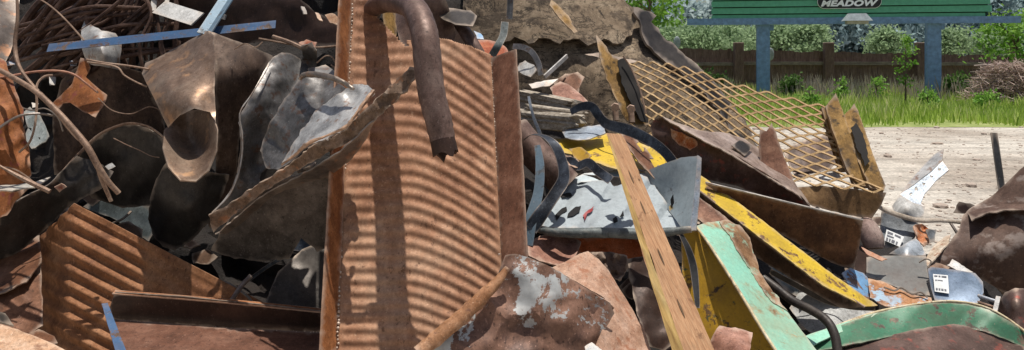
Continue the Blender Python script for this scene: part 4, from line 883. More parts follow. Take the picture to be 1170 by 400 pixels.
# timber
def timber(name, lb, A, Bq, w_, h_, seed):
    bm = B(); rt = random.Random(seed); t = (Bq-A).normalized(); s_ = t.cross(Zv).normalized(); u_ = s_.cross(t); n_ = 28; rows_t = []
    base = []
    for k_ in range(n_):
        a_ = 2*math.pi*k_/n_; c_, q_ = math.cos(a_), math.sin(a_); f_ = 1/max(abs(c_), abs(q_))
        base.append((c_*f_*w_/2*(1+rt.uniform(-.12, .1)), q_*f_*h_/2*(1+rt.uniform(-.14, .1))))
    jag = [(rt.uniform(-.05, .06), rt.uniform(-.03, .02)) for _ in range(n_)]
    L_ = (Bq-A).length; m_ = 14
    for r_ in range(m_+1):
        v = r_/m_; ring = []
        for k_, (x, y) in enumerate(base):
            e_ = jag[k_][0]*max(0, (v-.8)/.2)-jag[k_][1]*max(0, (.15-v)/.15)
            g_ = 1+.05*nz(k_*.9, v*3, seed)
            ring.append(bm.verts.new(A+t*(v*L_+e_)+s_*x*g_+u_*y*g_))
        rows_t.append(ring)
    for a_, b2 in zip(rows_t, rows_t[1:]):
        for k_ in range(n_): bm.faces.new((a_[k_], a_[(k_+1) % n_], b2[(k_+1) % n_], b2[k_]))
    for ring, d in ((rows_t[0], .0), (rows_t[-1], -.03)):
        c_ = bm.verts.new(sum((v.co for v in ring), Vector())/n_+t*d)
        for k_ in range(n_): bm.faces.new((ring[k_], ring[(k_+1) % n_], c_))
    return thing(name, bm, 'wood_old', lb, 'timber', None, 25)
timber('timber', 'upper weathered grey timber split at its end', P(596, 109, 4.85), P(655, 121, 4.62), .09, .075, 1)
timber('timber', 'lower weathered grey timber block with splintered end', P(586, 134, 4.65), P(658, 141, 4.42), .1, .105, 2)
timber('timber', 'thin split timber lying between the upper timber and the block', P(604, 122, 4.62), P(662, 130, 4.45), .07, .035, 3)
S('rust_box', 'rust_redbox', 'pinkish rust box piece above the timber', 'box', [(628, 100), (640, 93), (652, 98), (664, 108), (672, 116), (664, 126), (650, 118), (632, 110)], [(628, 100, 4.95), (652, 96, 4.98), (664, 126, 4.75), (640, 112, 4.8)], sp=4)
S('rust_box', 'rust_brown', 'rusty crumpled box piece with a dark mouth behind the timber', 'box', [(630, 94), (646, 84), (660, 82), (668, 88), (662, 100), (660, 112), (648, 104)], [(630, 94, 5.1), (662, 84, 5.1), (650, 106, 5.0)], sp=4, bump=.03)
S('sheet_scrap', 'steel_silver', 'pale triangular sheet lying on the timber', 'sheet', [(604, 96), (622, 92), (638, 90), (628, 98), (608, 101)], [(604, 96, 4.75), (638, 90, 4.8), (608, 101, 4.7)], sp=4)
bm = B(); bar(bm, P(622, 88, 4.9), P(648, 64, 5.1), rect(.012, .028)); thing('white_stick', bm, 'white_scrap', 'white stick leaning against the muddy plate', 'stick', None, 0)
S('crushed_can', 'white_scrap', 'crushed white can behind the right panel corner', 'can', [(594, 72), (600, 69), (610, 74), (613, 80), (606, 88), (596, 84), (590, 78)], [(594, 72, 4.6), (612, 78, 4.5), (600, 88, 4.5)], sp=3, bump=.03)
R('strap', 'steel_silver', 'arched striped steel strap over the crushed white can', 'strap', [(586, 53, 4.6), (598, 54, 4.56), (608, 60, 4.52), (615, 72, 4.5), (618, 86, 4.48)], .035, (.6, -.2, .8))
R('strap', 'galvanised', 'thin pale strap hanging down past the timber ends', 'strap', [(604, 110, 4.35), (607, 124, 4.32), (611, 138, 4.3), (617, 154, 4.28), (616, 172, 4.25), (622, 190, 4.2)], [.015, .016, .018, .02, .022, .02], (1, -.3, 0))
S('foil', 'galvanised', 'shiny crumpled foil on the yellow plate left of the plank', 'foil', [(642, 150), (656, 146), (676, 144), (690, 142), (692, 152), (676, 158), (660, 160), (646, 157)], [(642, 150, 4.4), (690, 145, 4.35), (660, 160, 4.25)], sp=3, bump=.05)
S('foil', 'white_scrap', 'small white foil piece beside the panel flange', 'foil', [(596, 146), (606, 146), (612, 152), (604, 156), (596, 153)], [(596, 146, 4.3), (612, 152, 4.3), (604, 156, 4.25)], sp=3)
T('rust_tube', 'rust_pipe', 'dull brown tube lying behind the steel straps', 'tube', [(588, 148, 4.1), (606, 170, 4.05), (628, 192, 4.0), (648, 212, 3.98)], .085, seg=16, cap_in=.05)
R('strap', 'steel_strap', 'dark steel strap looping down beside the panel flange', 'strap', [(597, 161, 3.9), (608, 154, 3.86), (622, 156, 3.82), (634, 166, 3.78), (642, 184, 3.74), (644, 204, 3.7), (634, 222, 3.66), (620, 242, 3.62), (606, 262, 3.6)], [.03, .04, .05, .055, .055, .06, .065, .07, .07], [(.3, 1, 0), (.3, 1, 0), (.5, .9, .1), (.8, .5, .2), (1, .2, 0), (1, .1, .1), (.9, .1, .5), (.8, .1, .5), (.8, .1, .5)])
R('strap', 'paint_pblue', 'blue grey strap standing upright against the panel flange', 'strap', [(614, 166, 3.8), (617, 190, 3.74), (615, 220, 3.68), (607, 250, 3.62), (602, 280, 3.58)], [.03, .045, .05, .06, .06], (1, -.2, .1))
R('strap', 'steel_strap', 'long dark strap crossing the yellow plate', 'strap', [(652, 128, 4.35), (664, 122, 4.32), (676, 122, 4.3), (684, 132, 4.28), (694, 142, 4.22), (716, 148, 4.16), (738, 158, 4.1), (758, 172, 4.05), (772, 190, 4.0), (778, 204, 4.0)], [.04, .05, .055, .055, .06, .065, .06, .055, .055, .05], (.15, .2, 1))  # one dark steel over the whole strap
R('strap', 'steel_strap', 'short dark strap with a bright hooked end on the yellow plate', 'strap', [(640, 186, 4.05), (652, 184, 4.02), (660, 190, 4.0), (672, 186, 3.98), (684, 196, 3.9), (698, 206, 3.85)], .05, (.3, .5, 1))
S('hook_plate', 'rust_wire', 'pale hooked plate near the left end of the yellow plate', 'plate', [(640, 176), (652, 178), (662, 184), (660, 192), (648, 188), (640, 184)], [(640, 178, 4.06), (660, 186, 4.02), (648, 190, 4.0)], sp=3)
S('yellow_plate', 'paint_yellow', 'flat yellow painted plate with scuffs left of the wooden plank', 'plate', [(630, 158), (650, 158), (690, 152), (712, 154), (742, 168), (776, 184), (772, 196), (742, 198), (700, 192), (668, 182), (640, 172)],
  [(630, 158, 4.5), (712, 154, 4.5), (776, 184, 4.3), (668, 182, 4.1), (742, 198, 4.05)], bump=.012)
S('notched_bar', 'rust_brown', 'brown bar with oval slots between the plank and the yellow beam', 'bar', [(708, 152), (718, 150), (736, 168), (752, 188), (762, 204), (750, 206), (736, 192), (720, 172)], [(708, 152, 4.2), (762, 204, 4.0), (736, 192, 4.0)], sp=4,
  holes=([(728, 164), (732, 164), (738, 172), (734, 173)], [(742, 182), (746, 182), (751, 190), (747, 191)]))
for i, (px, py, lb) in enumerate(((703, 122, 'rusty bolt head on the tan fin foot, left one'), (721, 124, 'rusty bolt head on the tan fin foot, right one'))):
    t = root('bolt', P(px, py+6, 4.72), lb, 'bolt'); bm = B(); tube(bm, [(px, py, 4.68), (px, py+1, 4.63)], .027, seg=6, n=1); mesh('bolt_head', bm, 'rust_redbox', t, 30)
    bm = B(); tube(bm, [(px, py+4, 4.72), (px+1, py+16, 4.7)], .02, seg=10, n=2); mesh('shank', bm, 'rust_brown', t, 50)
# loose dark strips in the yellow plate
R('strip', 'rust_black', 'black strip lying along the left foot of the yellow plate', 'strip', [(640, 200, 4.1), (664, 204, 4.05), (690, 206, 4.0), (716, 208, 3.95)], .05, (.2, .5, 1))
S('yellow_scrap', 'paint_mustard', 'mustard flap folded under the yellow plate', 'scrap piece', [(650, 170), (664, 168), (676, 178), (668, 186), (656, 180)], [(650, 170, 4.2), (676, 178, 4.1), (660, 186, 4.1)], sp=3)

# expanded metal mesh
net = [[(713, 70, 5.35), (772, 74, 5.2), (850, 98, 5.05), (950, 123, 4.95)],
       [(722, 98, 5.2), (790, 108, 5.06), (868, 132, 4.9), (968, 158, 4.82)],
       [(735, 136, 5.0), (808, 148, 4.88), (884, 172, 4.74), (988, 186, 4.66)],
       [(752, 180, 4.85), (838, 190, 4.72), (904, 208, 4.56), (1013, 222, 4.38)]]
netp = [[np.array(P(*q)) for q in r_] for r_ in net]
rows_d = [cr(r_, 20) for r_ in netp]; colsd = [cr([r_[i] for r_ in rows_d], 20) for i in range(61)]
def netpt(u, v):
    u = min(max(u, 0), 1)*60; v = min(max(v, 0), 1)*60; i = min(int(u), 59); j = min(int(v), 59); a_, b2 = u-i, v-j
    return Vector((1-a_)*(1-b2)*colsd[i][j]+a_*(1-b2)*colsd[i+1][j]+(1-a_)*b2*colsd[i][j+1]+a_*b2*colsd[i+1][j+1])
bm = B(); NUc, NVc = 10.5, 10.0
def strand(p0, p1):
    (u0, v0), (u1, v1) = p0, p1; n_ = 6; prev = None
    pts = [netpt((u0+(u1-u0)*k_/n_)/NUc, (v0+(v1-v0)*(.35*k_/n_+.65*(k_/n_)**2*(3-2*k_/n_)))/NVc) for k_ in range(n_+1)]
    for k_, p in enumerate(pts):
        t = (pts[min(k_+1, n_)]-pts[max(0, k_-1)]).normalized(); nn = Vector((.25, -.75, .6)).normalized(); s_ = t.cross(nn).normalized(); nn = s_.cross(t)
        ring = [bm.verts.new(p+s_*.0062*a_+nn*.004*b2) for a_, b2 in ((-1, -1), (1, -1), (1, 1), (-1, 1))]
        if prev:
            for j in range(4): bm.faces.new((prev[j], prev[(j+1) % 4], ring[(j+1) % 4], ring[j]))
        prev = ring
for i in range(-1, 25):
    for j in range(0, 23):
        if (i+j) % 2: continue
        for du, dv in ((.5, .5), (.5, -.5)):
            u0, v0 = i*.5, j*.5; u1, v1 = u0+du, v0+dv
            if 0 <= u0 <= NUc and 0 <= u1 <= NUc and 0 <= v0 <= NVc and 0 <= v1 <= NVc: strand((u0, v0), (u1, v1))
thing('expanded_metal', bm, 'mesh_rust', 'sheet of tan rusty diamond mesh draped over the right of the heap', 'metal mesh', None, 60)
# tan posts
S('tan_post', 'rust_tan', 'taller tan pointed post at the end of the diamond mesh', 'post', [(943, 122), (955, 106), (964, 130), (974, 160), (984, 190), (996, 212), (978, 214), (966, 190), (954, 156)], [(943, 122, 4.86), (955, 106, 4.9), (996, 212, 4.5), (978, 214, 4.5)], rag=.6, thick=.03, sp=4)
S('tan_post', 'rust_tan', 'shorter tan post with black stains right of the taller one', 'post', [(964, 132), (972, 124), (976, 118), (984, 136), (996, 172), (1012, 212), (1010, 218), (994, 214), (984, 192), (974, 164)], [(964, 132, 4.84), (976, 118, 4.86), (1012, 214, 4.46), (994, 214, 4.46)], rag=.8, thick=.03, sp=4)
t2 = [o for o in bpy.data.objects if o.get('label', '').startswith('shorter tan post')][0]
S('black_stain', 'matt_black', None, None, [(972, 146), (978, 140), (984, 150), (990, 166), (994, 184), (988, 190), (984, 176), (978, 168)], [(972, 146, 4.74), (990, 166, 4.64), (986, 190, 4.53)], parent=t2, bump=0, rag=1.4, sp=3, thick=.003)
bm = B(); bar(bm, P(941, 124, 4.95), P(963, 196, 4.72), rect(.045, .03)); thing('tan_bar', bm, 'rust_tan', 'thin tan upright bar behind the diamond mesh', 'bar', None, 0)
S('tan_plate', 'rust_tan2', 'tan brown plate folded under the right end of the mesh', 'plate', [(906, 214), (940, 212), (1013, 220), (1008, 232), (996, 250), (970, 246), (930, 236), (912, 228)], [(906, 214, 4.55), (1013, 220, 4.42), (996, 250, 4.42), (912, 228, 4.5)], rag=.6, bump=.01)
S('dark_hatch', 'rust_dark', 'dark plate lying below the mesh near the tan posts', 'plate', [(894, 172), (920, 160), (950, 152), (962, 178), (950, 192), (910, 204)], [(894, 172, 5.1), (950, 152, 5.2), (962, 178, 5.05), (910, 204, 4.9)])
S('white_scrap', 'white_scrap', 'white scrap lying under the mesh near the tan posts', 'scrap piece', [(936, 198), (956, 196), (962, 204), (948, 208), (936, 206)], [(936, 198, 4.75), (962, 200, 4.72), (948, 208, 4.68)], sp=3, bump=.02)
S('rust_shard', 'rust_shard', 'pointed brown shard standing at the end of the red brown hood', 'shard', [(869, 148), (876, 150), (882, 140), (888, 156), (896, 180), (906, 204), (896, 214), (880, 200), (870, 190), (867, 168)], [(869, 148, 4.55), (882, 140, 4.6), (906, 204, 4.4), (870, 190, 4.45)], rag=.8, sp=4)
rh = root('red_hood', P(840, 212, 4.35), 'long curved red brown hood sheet under the diamond mesh', 'hood')
S('top_face', 'rust_hood_lit', None, None, [(757, 133), (776, 141), (800, 149), (830, 152), (852, 159), (868, 170), (886, 186), (906, 206), (926, 234), (912, 223), (872, 199), (830, 174), (788, 152), (766, 140)],
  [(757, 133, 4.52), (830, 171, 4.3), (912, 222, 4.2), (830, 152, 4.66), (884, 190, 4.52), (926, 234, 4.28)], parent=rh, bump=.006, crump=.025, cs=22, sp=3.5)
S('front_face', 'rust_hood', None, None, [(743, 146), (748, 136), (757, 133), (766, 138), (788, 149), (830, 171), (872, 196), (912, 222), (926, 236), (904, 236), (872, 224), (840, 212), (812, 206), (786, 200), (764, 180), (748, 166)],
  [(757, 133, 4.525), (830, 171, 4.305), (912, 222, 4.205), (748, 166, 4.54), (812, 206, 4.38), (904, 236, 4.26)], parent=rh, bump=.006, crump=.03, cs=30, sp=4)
S('red_patch', 'rust_redbits', None, None, [(766, 147), (778, 151), (794, 159), (797, 166), (788, 172), (776, 166), (768, 158)], [(766, 147, 4.47), (794, 159, 4.39), (784, 172, 4.42)], parent=rh, bump=.02, rag=1.6, sp=3)
S('black_scrap', 'rust_black', 'small dark flap standing on the red brown hood', 'scrap piece', [(836, 166), (845, 160), (860, 166), (851, 178)], [(836, 166, 4.36), (845, 160, 4.5), (851, 178, 4.34)], sp=3)
# dark channel
dc = S('dark_channel', 'rust_channel', 'long dark brown channel slanting below the red brown hood', 'channel', [(806, 210), (850, 220), (900, 232), (986, 252), (982, 280), (975, 309), (950, 300), (900, 272), (850, 244)], [(806, 210, 4.1), (986, 252, 4.02), (975, 309, 4.12), (880, 272, 4.14)], rag=.3, bump=.006)
bm = B(); tube(bm, [(806, 208.5, 4.095), (860, 221.5, 4.07), (920, 236, 4.045), (986, 251.5, 4.015)], .006, seg=6, n=10); mesh('sunlit_edge', bm, 'steel_silver', dc, 60)  # silver tube added to paint in the channel's sunlit top edge
# yellow beam
yb = root('yellow_beam', P(900, 300, 3.95), 'long yellow painted beam running down to the right', 'beam')
S('top_face', 'paint_yellow', None, None, [(738, 168), (752, 166), (800, 200), (850, 236), (900, 274), (950, 312), (1003, 349), (988, 350), (940, 326), (890, 288), (840, 250), (796, 216), (740, 178)],
  [(738, 170, 4.35), (800, 200, 4.2), (1003, 349, 3.74), (988, 352, 3.66), (796, 216, 4.08)], parent=yb, rag=.4, bump=.004, thick=.006, sp=4)
S('web', 'rust_dark2', None, None, [(796, 216), (840, 250), (890, 288), (940, 326), (988, 351), (960, 352), (920, 328), (880, 304), (836, 276), (792, 246)], [(796, 216, 4.09), (988, 351, 3.68), (960, 352, 3.78), (792, 246, 4.2)], parent=yb, rag=.3, bump=.006)  # dark rust, the beam's front shade is put into its colour
bm = B(); tube(bm, [(738, 178, 4.34), (796, 216.5, 4.075), (890, 288.5, 3.86), (988, 351, 3.655)], .007, seg=6, n=14); mesh('worn_edge', bm, 'rust_brown', yb, 60)
# short brown channel
S('short_channel', 'rust_shard', 'short brown channel lying over the top of the mint beam', 'channel', [(788, 222), (800, 226), (822, 242), (840, 258), (830, 262), (816, 260), (800, 252), (786, 240)], [(788, 222, 3.92), (840, 258, 3.78), (816, 262, 3.72), (786, 240, 3.86)], sp=4, bump=.008)

# grey tray
tr = root('grey_tray', P(700, 266, 3.85), 'battered pale grey sheet tray with black gouges behind the wooden plank', 'tray')
shadow_rib = lambda x, y: .03*max(0, math.sin((x+y*.75)*.155))**2  # ripple added to shape the floor into bands of light and shadow
S('tray_floor', 'paint_tray', None, None, [(618, 258), (630, 232), (642, 212), (664, 206), (692, 205), (716, 202), (738, 198), (762, 232), (788, 258), (760, 262), (720, 264), (688, 262), (650, 262)],
  [(618, 258, 3.66), (642, 212, 4.0), (738, 198, 4.02), (788, 258, 3.7), (700, 236, 3.78), (690, 262, 3.6)], parent=tr, bump=.008, bfreq=.04, rag=.5, sp=4, fine=0, disp=shadow_rib)
for pts in ([(640, 222), (652, 220), (654, 224), (642, 226)], [(634, 246), (642, 238), (647, 236), (648, 240), (640, 246), (636, 252)], [(649, 244), (658, 236), (664, 235), (662, 242), (654, 247), (648, 248)], [(666, 246), (672, 240), (679, 235), (677, 241), (671, 244), (668, 252)],
            [(700, 250), (704, 247), (706, 253), (702, 255)], [(708, 248), (712, 240), (713, 247)]):
    c_ = tps([(618, 258, 3.655), (642, 212, 3.99), (738, 198, 4.01), (788, 258, 3.69), (700, 236, 3.77), (690, 262, 3.59)])
    S('gouge', 'pit' if pts[0][0] != 666 else 'red_ink', None, None, pts, [(q[0], q[1], float(c_(q[0], q[1])[0])-.004) for q in [(sum(a_[0] for a_ in pts)/len(pts)*.42+q_[0]*.58, sum(a_[1] for a_ in pts)/len(pts)*.42+q_[1]*.58) for q_ in pts]], parent=tr, sp=3, bump=.008, bfreq=.04, rag=.8, thick=.001, fine=0, disp=shadow_rib)
S('tray_wall', 'paint_traywall', None, None, [(736, 196), (756, 188), (778, 180), (797, 178), (800, 184), (798, 220), (793, 262), (780, 262), (758, 232)], [(736, 196, 4.03), (797, 178, 3.74), (793, 262, 3.5), (760, 235, 3.84)], parent=tr, bump=.012, rag=.3, sp=4)
S('tray_back', 'paint_traywall', None, None, [(640, 216), (646, 208), (668, 198), (694, 196), (720, 192), (738, 194), (738, 199), (716, 204), (690, 207), (664, 208)], [(640, 214, 4.02), (668, 198, 4.06), (738, 194, 4.06), (690, 207, 4.0)], parent=tr, bump=.01, rag=.4, sp=4)
S('front_edge', 'galvanised', None, None, [(797, 177), (801, 180), (799, 220), (795, 263), (788, 264), (793, 222)], [(797, 177, 3.74), (799, 220, 3.6), (795, 263, 3.49)], parent=tr, bump=0, rag=.2, sp=3)
bm = B(); tube(bm, [(614, 262, 3.62), (640, 266, 3.58), (690, 266, 3.56), (740, 267, 3.55), (790, 262, 3.5)], [.015, .022, .025, .024, .015], seg=10, n=8, wob=.15); mesh('rolled_lip', bm, 'slate', tr, 60)
S('gouge', 'pit', None, None, [(766, 228), (769, 222), (770, 232), (767, 238)], [(766, 228, 3.755), (770, 232, 3.735), (767, 238, 3.74)], parent=tr, sp=3, rag=.3, bump=0, fine=0, thick=.002)
S('chip', 'paint_yellow', None, None, [(764, 236), (768, 233), (769, 238), (765, 241)], [(764, 236, 3.755), (769, 238, 3.735), (765, 241, 3.74)], parent=tr, sp=3, rag=.3, bump=0, fine=0, thick=.002)

# wooden plank
pk = root('wooden_plank', P(790, 400, 2.9), 'fresh orange brown wooden plank leaning across the heap with slots in its face', 'plank')
L0, L1 = P(693, 152, 3.62), P(770, 408, 2.86); R0, R1 = P(697, 158, 3.605), P(784, 410, 2.84)
Q0, Q1 = P(715, 161, 3.66), P(820, 410, 2.86)
def quadgrid(bm, a, b_, c, d, nu, nv, f=None):
    vs = [[bm.verts.new((a*(1-u)+b_*u)*(1-v)+(d*(1-u)+c*u)*v+(f(u, v) if f else Vector())) for u in [i/nu for i in range(nu+1)]] for v in [j/nv for j in range(nv+1)]]
    for j in range(nv):
        for i in range(nu): bm.faces.new((vs[j][i], vs[j][i+1], vs[j+1][i+1], vs[j+1][i]))
D0, D1 = Q0+(L0-R0)*1.3, Q1+(L1-R1)*1.3
wob_ = lambda u, v: Vector((nz(v*9, u*2, 1), 0, 0))*.005+Vector((nz(v*40, u, 2), 0, 0))*.0015
bm = B(); quadgrid(bm, R0, Q0, Q1, R1, 8, 80, wob_); quadgrid(bm, Q0, D0, D1, Q1, 2, 40, wob_); quadgrid(bm, D0, L0, L1, D1, 3, 40, wob_); quadgrid(bm, R0, L0, D0, Q0, 2, 3)
mesh('broad_face', bm, 'wood_plank', pk, 40, True)
bm = B(); quadgrid(bm, L0, R0, R1, L1, 4, 80, wob_); mesh('narrow_face', bm, 'wood_plank_edge', pk, 40, False)
fn = (Q0-R0).cross(R1-R0).normalized()
if fn.y > 0: fn = -fn
for v0, v1, u in ((.17, .245, .42), (.33, .40, .42), (.555, .635, .40), (.77, .85, .42), (.215, .225, .8)):
    bm = B(); pts = []
    for k_ in range(13):
        t = k_/12; v = v0+(v1-v0)*t; w_ = .035*math.sin(math.pi*t)**.8; uc = u+.03*(t-.5)
        a_ = (R0*(1-(uc-w_))+Q0*(uc-w_))*(1-v)+(R1*(1-(uc-w_))+Q1*(uc-w_))*v+fn*.0035; b2 = (R0*(1-(uc+w_))+Q0*(uc+w_))*(1-v)+(R1*(1-(uc+w_))+Q1*(uc+w_))*v+fn*.0035
        pts.append((bm.verts.new(a_), bm.verts.new(b2)))
    for p, q in zip(pts, pts[1:]): bm.faces.new((p[0], p[1], q[1], q[0]))
    mesh('slot', bm, 'wood_slot', pk, 0, False)
S('wood_splinter', 'wood_plank_edge', 'splintered wood edge lying right of the plank top', 'splinter', [(700, 158), (707, 162), (724, 186), (732, 202), (726, 204), (712, 184)], [(700, 158, 3.72), (732, 202, 3.68), (712, 184, 3.66)], sp=3)

# ------------------------------------------------------------------ front centre sheets
S('peeling_sheet', 'paint_flakes', 'brown front sheet with white grey paint flaking off it', 'sheet', [(578, 292), (588, 290), (604, 294), (630, 305), (655, 320), (680, 336), (697, 346), (702, 358), (694, 372), (684, 390), (676, 425), (480, 425), (484, 396), (520, 372), (548, 346), (566, 320)],
  [(580, 292, 3.06), (640, 310, 3.02), (700, 350, 3.0), (684, 390, 2.97), (560, 330, 3.0), (600, 360, 2.95), (640, 425, 2.9), (484, 425, 2.82), (520, 376, 2.9)], bump=.02, crump=.04, cs=45, bfreq=.02, rag=.6)
T('rolled_edge', 'rust_roll', 'rolled rusty edge tube at the front before the corrugated panel', 'rolled edge', [(478, 404, 2.78), (506, 380, 2.83), (530, 360, 2.88), (552, 338, 2.93), (568, 322, 2.97), (580, 306, 3.0)], [.028, .03, .03, .028, .02, .012], seg=12, wob=.25, squash=.7)
S('pale_rust_sheet', 'rust_salmon', 'pale salmon rusty sheet rising behind the peeling front sheet', 'sheet', [(630, 306), (648, 298), (662, 290), (672, 287), (684, 296), (696, 310), (708, 330), (722, 352), (736, 376), (752, 425), (670, 425), (690, 372), (702, 352), (690, 340)],
  [(630, 306, 3.24), (672, 287, 3.36), (708, 330, 3.26), (745, 400, 3.04), (700, 400, 2.94), (690, 345, 3.08)], bump=.015, crump=.025, cs=30, rag=.5)
S('red_sheet', 'rust_redp', 'reddish orange flat sheet in the gap under the tray', 'sheet', [(652, 272), (700, 270), (738, 274), (742, 296), (716, 300), (690, 300), (660, 290)], [(652, 272, 3.9), (740, 272, 3.9), (700, 300, 3.8)], bump=.01)
S('crumpled_scrap', 'rust_shade', 'grey brown crumpled piece right of the pale salmon sheet', 'scrap piece', [(674, 288), (700, 288), (716, 292), (718, 306), (708, 322), (696, 312), (684, 296)], [(674, 288, 3.5), (718, 296, 3.5), (706, 322, 3.42)], bump=.05, sp=3, bfreq=.08)
S('brown_scrap', 'rust_redbox', 'tan brown crumpled drum wall left under the tray', 'scrap piece', [(602, 276), (622, 268), (650, 270), (664, 276), (656, 296), (640, 304), (616, 298), (604, 292)], [(602, 280, 3.6), (664, 276, 3.7), (630, 304, 3.5)], bump=.05, sp=4)
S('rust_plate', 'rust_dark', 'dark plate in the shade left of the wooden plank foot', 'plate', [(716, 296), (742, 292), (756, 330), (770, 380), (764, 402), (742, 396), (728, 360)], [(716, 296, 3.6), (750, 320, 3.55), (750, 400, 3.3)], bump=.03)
S('white_chip', 'white_scrap', 'white chip at the bottom edge before the salmon sheet', 'chip', [(668, 396), (676, 391), (688, 400), (684, 412), (672, 408)], [(668, 396, 2.74), (688, 400, 2.74), (676, 410, 2.7)], sp=3)

# ------------------------------------------------------------------ mustard plate and mint beam
S('mustard_plate', 'paint_mustard', 'big mustard yellow plate with dark green scratches', 'plate', [(778, 262), (800, 262), (812, 282), (846, 334), (884, 394), (900, 425), (796, 425), (788, 380), (780, 320)], [(778, 262, 3.62), (800, 262, 3.60), (892, 410, 3.16), (790, 410, 3.36)], bump=.008, rag=.3)
R('black_strip', 'black_steel', 'black bent strip hanging down the mustard plate beside the plank', 'strip', [(778, 268, 3.5), (786, 284, 3.46), (792, 304, 3.42), (795, 328, 3.36), (797, 352, 3.3)], [.02, .03, .035, .03, .02], X)
mb = root('mint_beam', P(870, 390, 3.05), 'mint green painted beam with a rusty shoulder slanting down to the bottom', 'beam')
S('painted_face', 'paint_mint', None, None, [(796, 258), (808, 254), (830, 252), (844, 258), (856, 272), (862, 292), (866, 308), (880, 330), (904, 362), (936, 404), (950, 425), (902, 425), (876, 384), (842, 328), (810, 278)],
  [(796, 258, 3.62), (844, 258, 3.74), (866, 308, 3.56), (940, 410, 3.12), (904, 425, 2.96), (842, 328, 3.3)], parent=mb, bump=.006, rag=.3, disp=lambda x, y: 0)
bm = B(); tube(bm, [(796, 260, 3.60), (810, 279, 3.5), (842, 329, 3.285), (876, 385, 3.075), (904, 426, 2.945)], .007, seg=7, n=10); mesh('cream_edge', bm, 'cream', mb, 60)
S('rusty_shoulder', 'mint_rust', None, None, [(822, 253), (832, 251), (845, 257), (857, 272), (863, 292), (867, 308), (881, 330), (900, 355), (884, 346), (868, 326), (852, 300), (838, 276)],
  [(796, 258, 3.61), (844, 258, 3.73), (866, 308, 3.55), (940, 410, 3.11), (904, 425, 2.95), (842, 328, 3.29)], parent=mb, bump=.006, rag=1.5, sp=4)
S('curled_shard', 'rust_redbox', 'curled brown shard at the bottom in front of the mustard plate', 'shard', [(806, 404), (814, 384), (822, 372), (840, 374), (860, 380), (858, 396), (850, 425), (812, 425)], [(806, 404, 3.0), (822, 370, 3.1), (860, 382, 3.04), (840, 400, 2.92), (830, 425, 2.9)], bump=.04, sp=4)
S('small_shard', 'rust_dark', 'small dark shard leaning on the foot of the wooden plank', 'shard', [(760, 400), (772, 392), (778, 425), (756, 425)], [(760, 400, 3.1), (772, 392, 3.1), (770, 425, 3.0)], sp=4)
T('hose', 'hose', 'dark bent tube curving down beside the mint beam', 'tube', [(872, 318, 3.66), (888, 330, 3.6), (906, 344, 3.52), (926, 354, 3.44), (944, 366, 3.36), (954, 384, 3.3), (958, 412, 3.24)], .021, seg=12)

# ------------------------------------------------------------------ lower right
gf = root('green_fender', P(1050, 400, 3.3), 'green painted arched fender with a cream rim at the bottom right', 'fender')
S('inner_face', 'paint_green', None, None, [(922, 388), (948, 376), (976, 366), (1004, 357), (1036, 350), (1070, 346), (1104, 347), (1130, 354), (1152, 366), (1178, 384), (1178, 400), (1150, 388), (1122, 378), (1090, 372), (1060, 376), (1020, 384), (980, 392), (930, 402)],
  [(922, 388, 3.5), (1004, 357, 3.62), (1070, 346, 3.64), (1152, 366, 3.54), (1178, 390, 3.5), (1090, 372, 3.56), (980, 392, 3.4), (1030, 366, 3.56)], parent=gf, bump=.01, rag=.5, sp=4)
S('rusty_belly', 'rust_hood', None, None, [(930, 400), (980, 390), (1020, 382), (1060, 374), (1090, 370), (1122, 376), (1150, 386), (1178, 400), (1178, 430), (930, 430)], [(930, 402, 3.42), (1060, 374, 3.5), (1178, 400, 3.45), (1060, 430, 3.18), (930, 430, 3.2)], parent=gf, bump=.02, rag=.6)
bm = B(); tube(bm, [(920, 390, 3.49), (948, 376, 3.53), (1004, 356, 3.64), (1070, 345, 3.7), (1104, 346, 3.68), (1130, 353, 3.64), (1152, 365, 3.58), (1178, 384, 3.48)], .007, seg=7, n=10); mesh('cream_rim', bm, 'cream', gf, 60)
S('mint_strip', 'paint_mint', 'flat mint strip continuing left of the green fender', 'strip', [(900, 392), (930, 380), (960, 370), (990, 360), (1004, 357), (980, 372), (950, 384), (926, 396), (912, 412), (898, 412)], [(900, 395, 3.4), (1000, 357, 3.62), (912, 412, 3.3)], sp=4, rag=.3)
S('big_brown_plate', 'rust_bigbrown', 'big dark brown rounded plate at the right edge', 'plate', [(1190, 176), (1170, 190), (1152, 207), (1138, 220), (1130, 226), (1112, 236), (1100, 246), (1096, 262), (1086, 276), (1074, 288), (1060, 300), (1074, 304), (1096, 310), (1120, 318), (1140, 330), (1160, 338), (1190, 340)],
  [(1190, 176, 4.3), (1130, 226, 4.36), (1096, 262, 4.28), (1062, 300, 4.2), (1130, 290, 4.1), (1190, 260, 4.04), (1160, 338, 4.12), (1120, 318, 4.14)], bump=.012, crump=.03, cs=60, bfreq=.022, rag=.6)
S('curled_lip', 'rust_bigbrown', 'rounded brown lip lying along the upper edge of the big brown plate', 'lip', [(1104, 242), (1116, 234), (1134, 230), (1160, 228), (1190, 226), (1190, 240), (1150, 240), (1126, 244), (1110, 252)], [(1104, 242, 4.36), (1134, 230, 4.36), (1190, 232, 4.1), (1126, 246, 4.2)], bump=.004, sp=4)
bm = B(); bar(bm, P(1135.5, 152, 4.75), P(1146, 226, 4.55), rect(.038, .012)); thing('black_bar', bm, 'black_steel', 'flat black bar standing upright behind the big brown plate', 'bar', None, 0)
S('curled_paper', 'paper_scrap', 'pale curled peeling strip on the edge of the big brown plate', 'peeled strip', [(1056, 300), (1062, 288), (1070, 278), (1080, 270), (1086, 268), (1084, 278), (1076, 286), (1068, 296), (1060, 304)], [(1056, 300, 4.16), (1086, 268, 4.34), (1068, 296, 4.14)], sp=3, bump=.02)
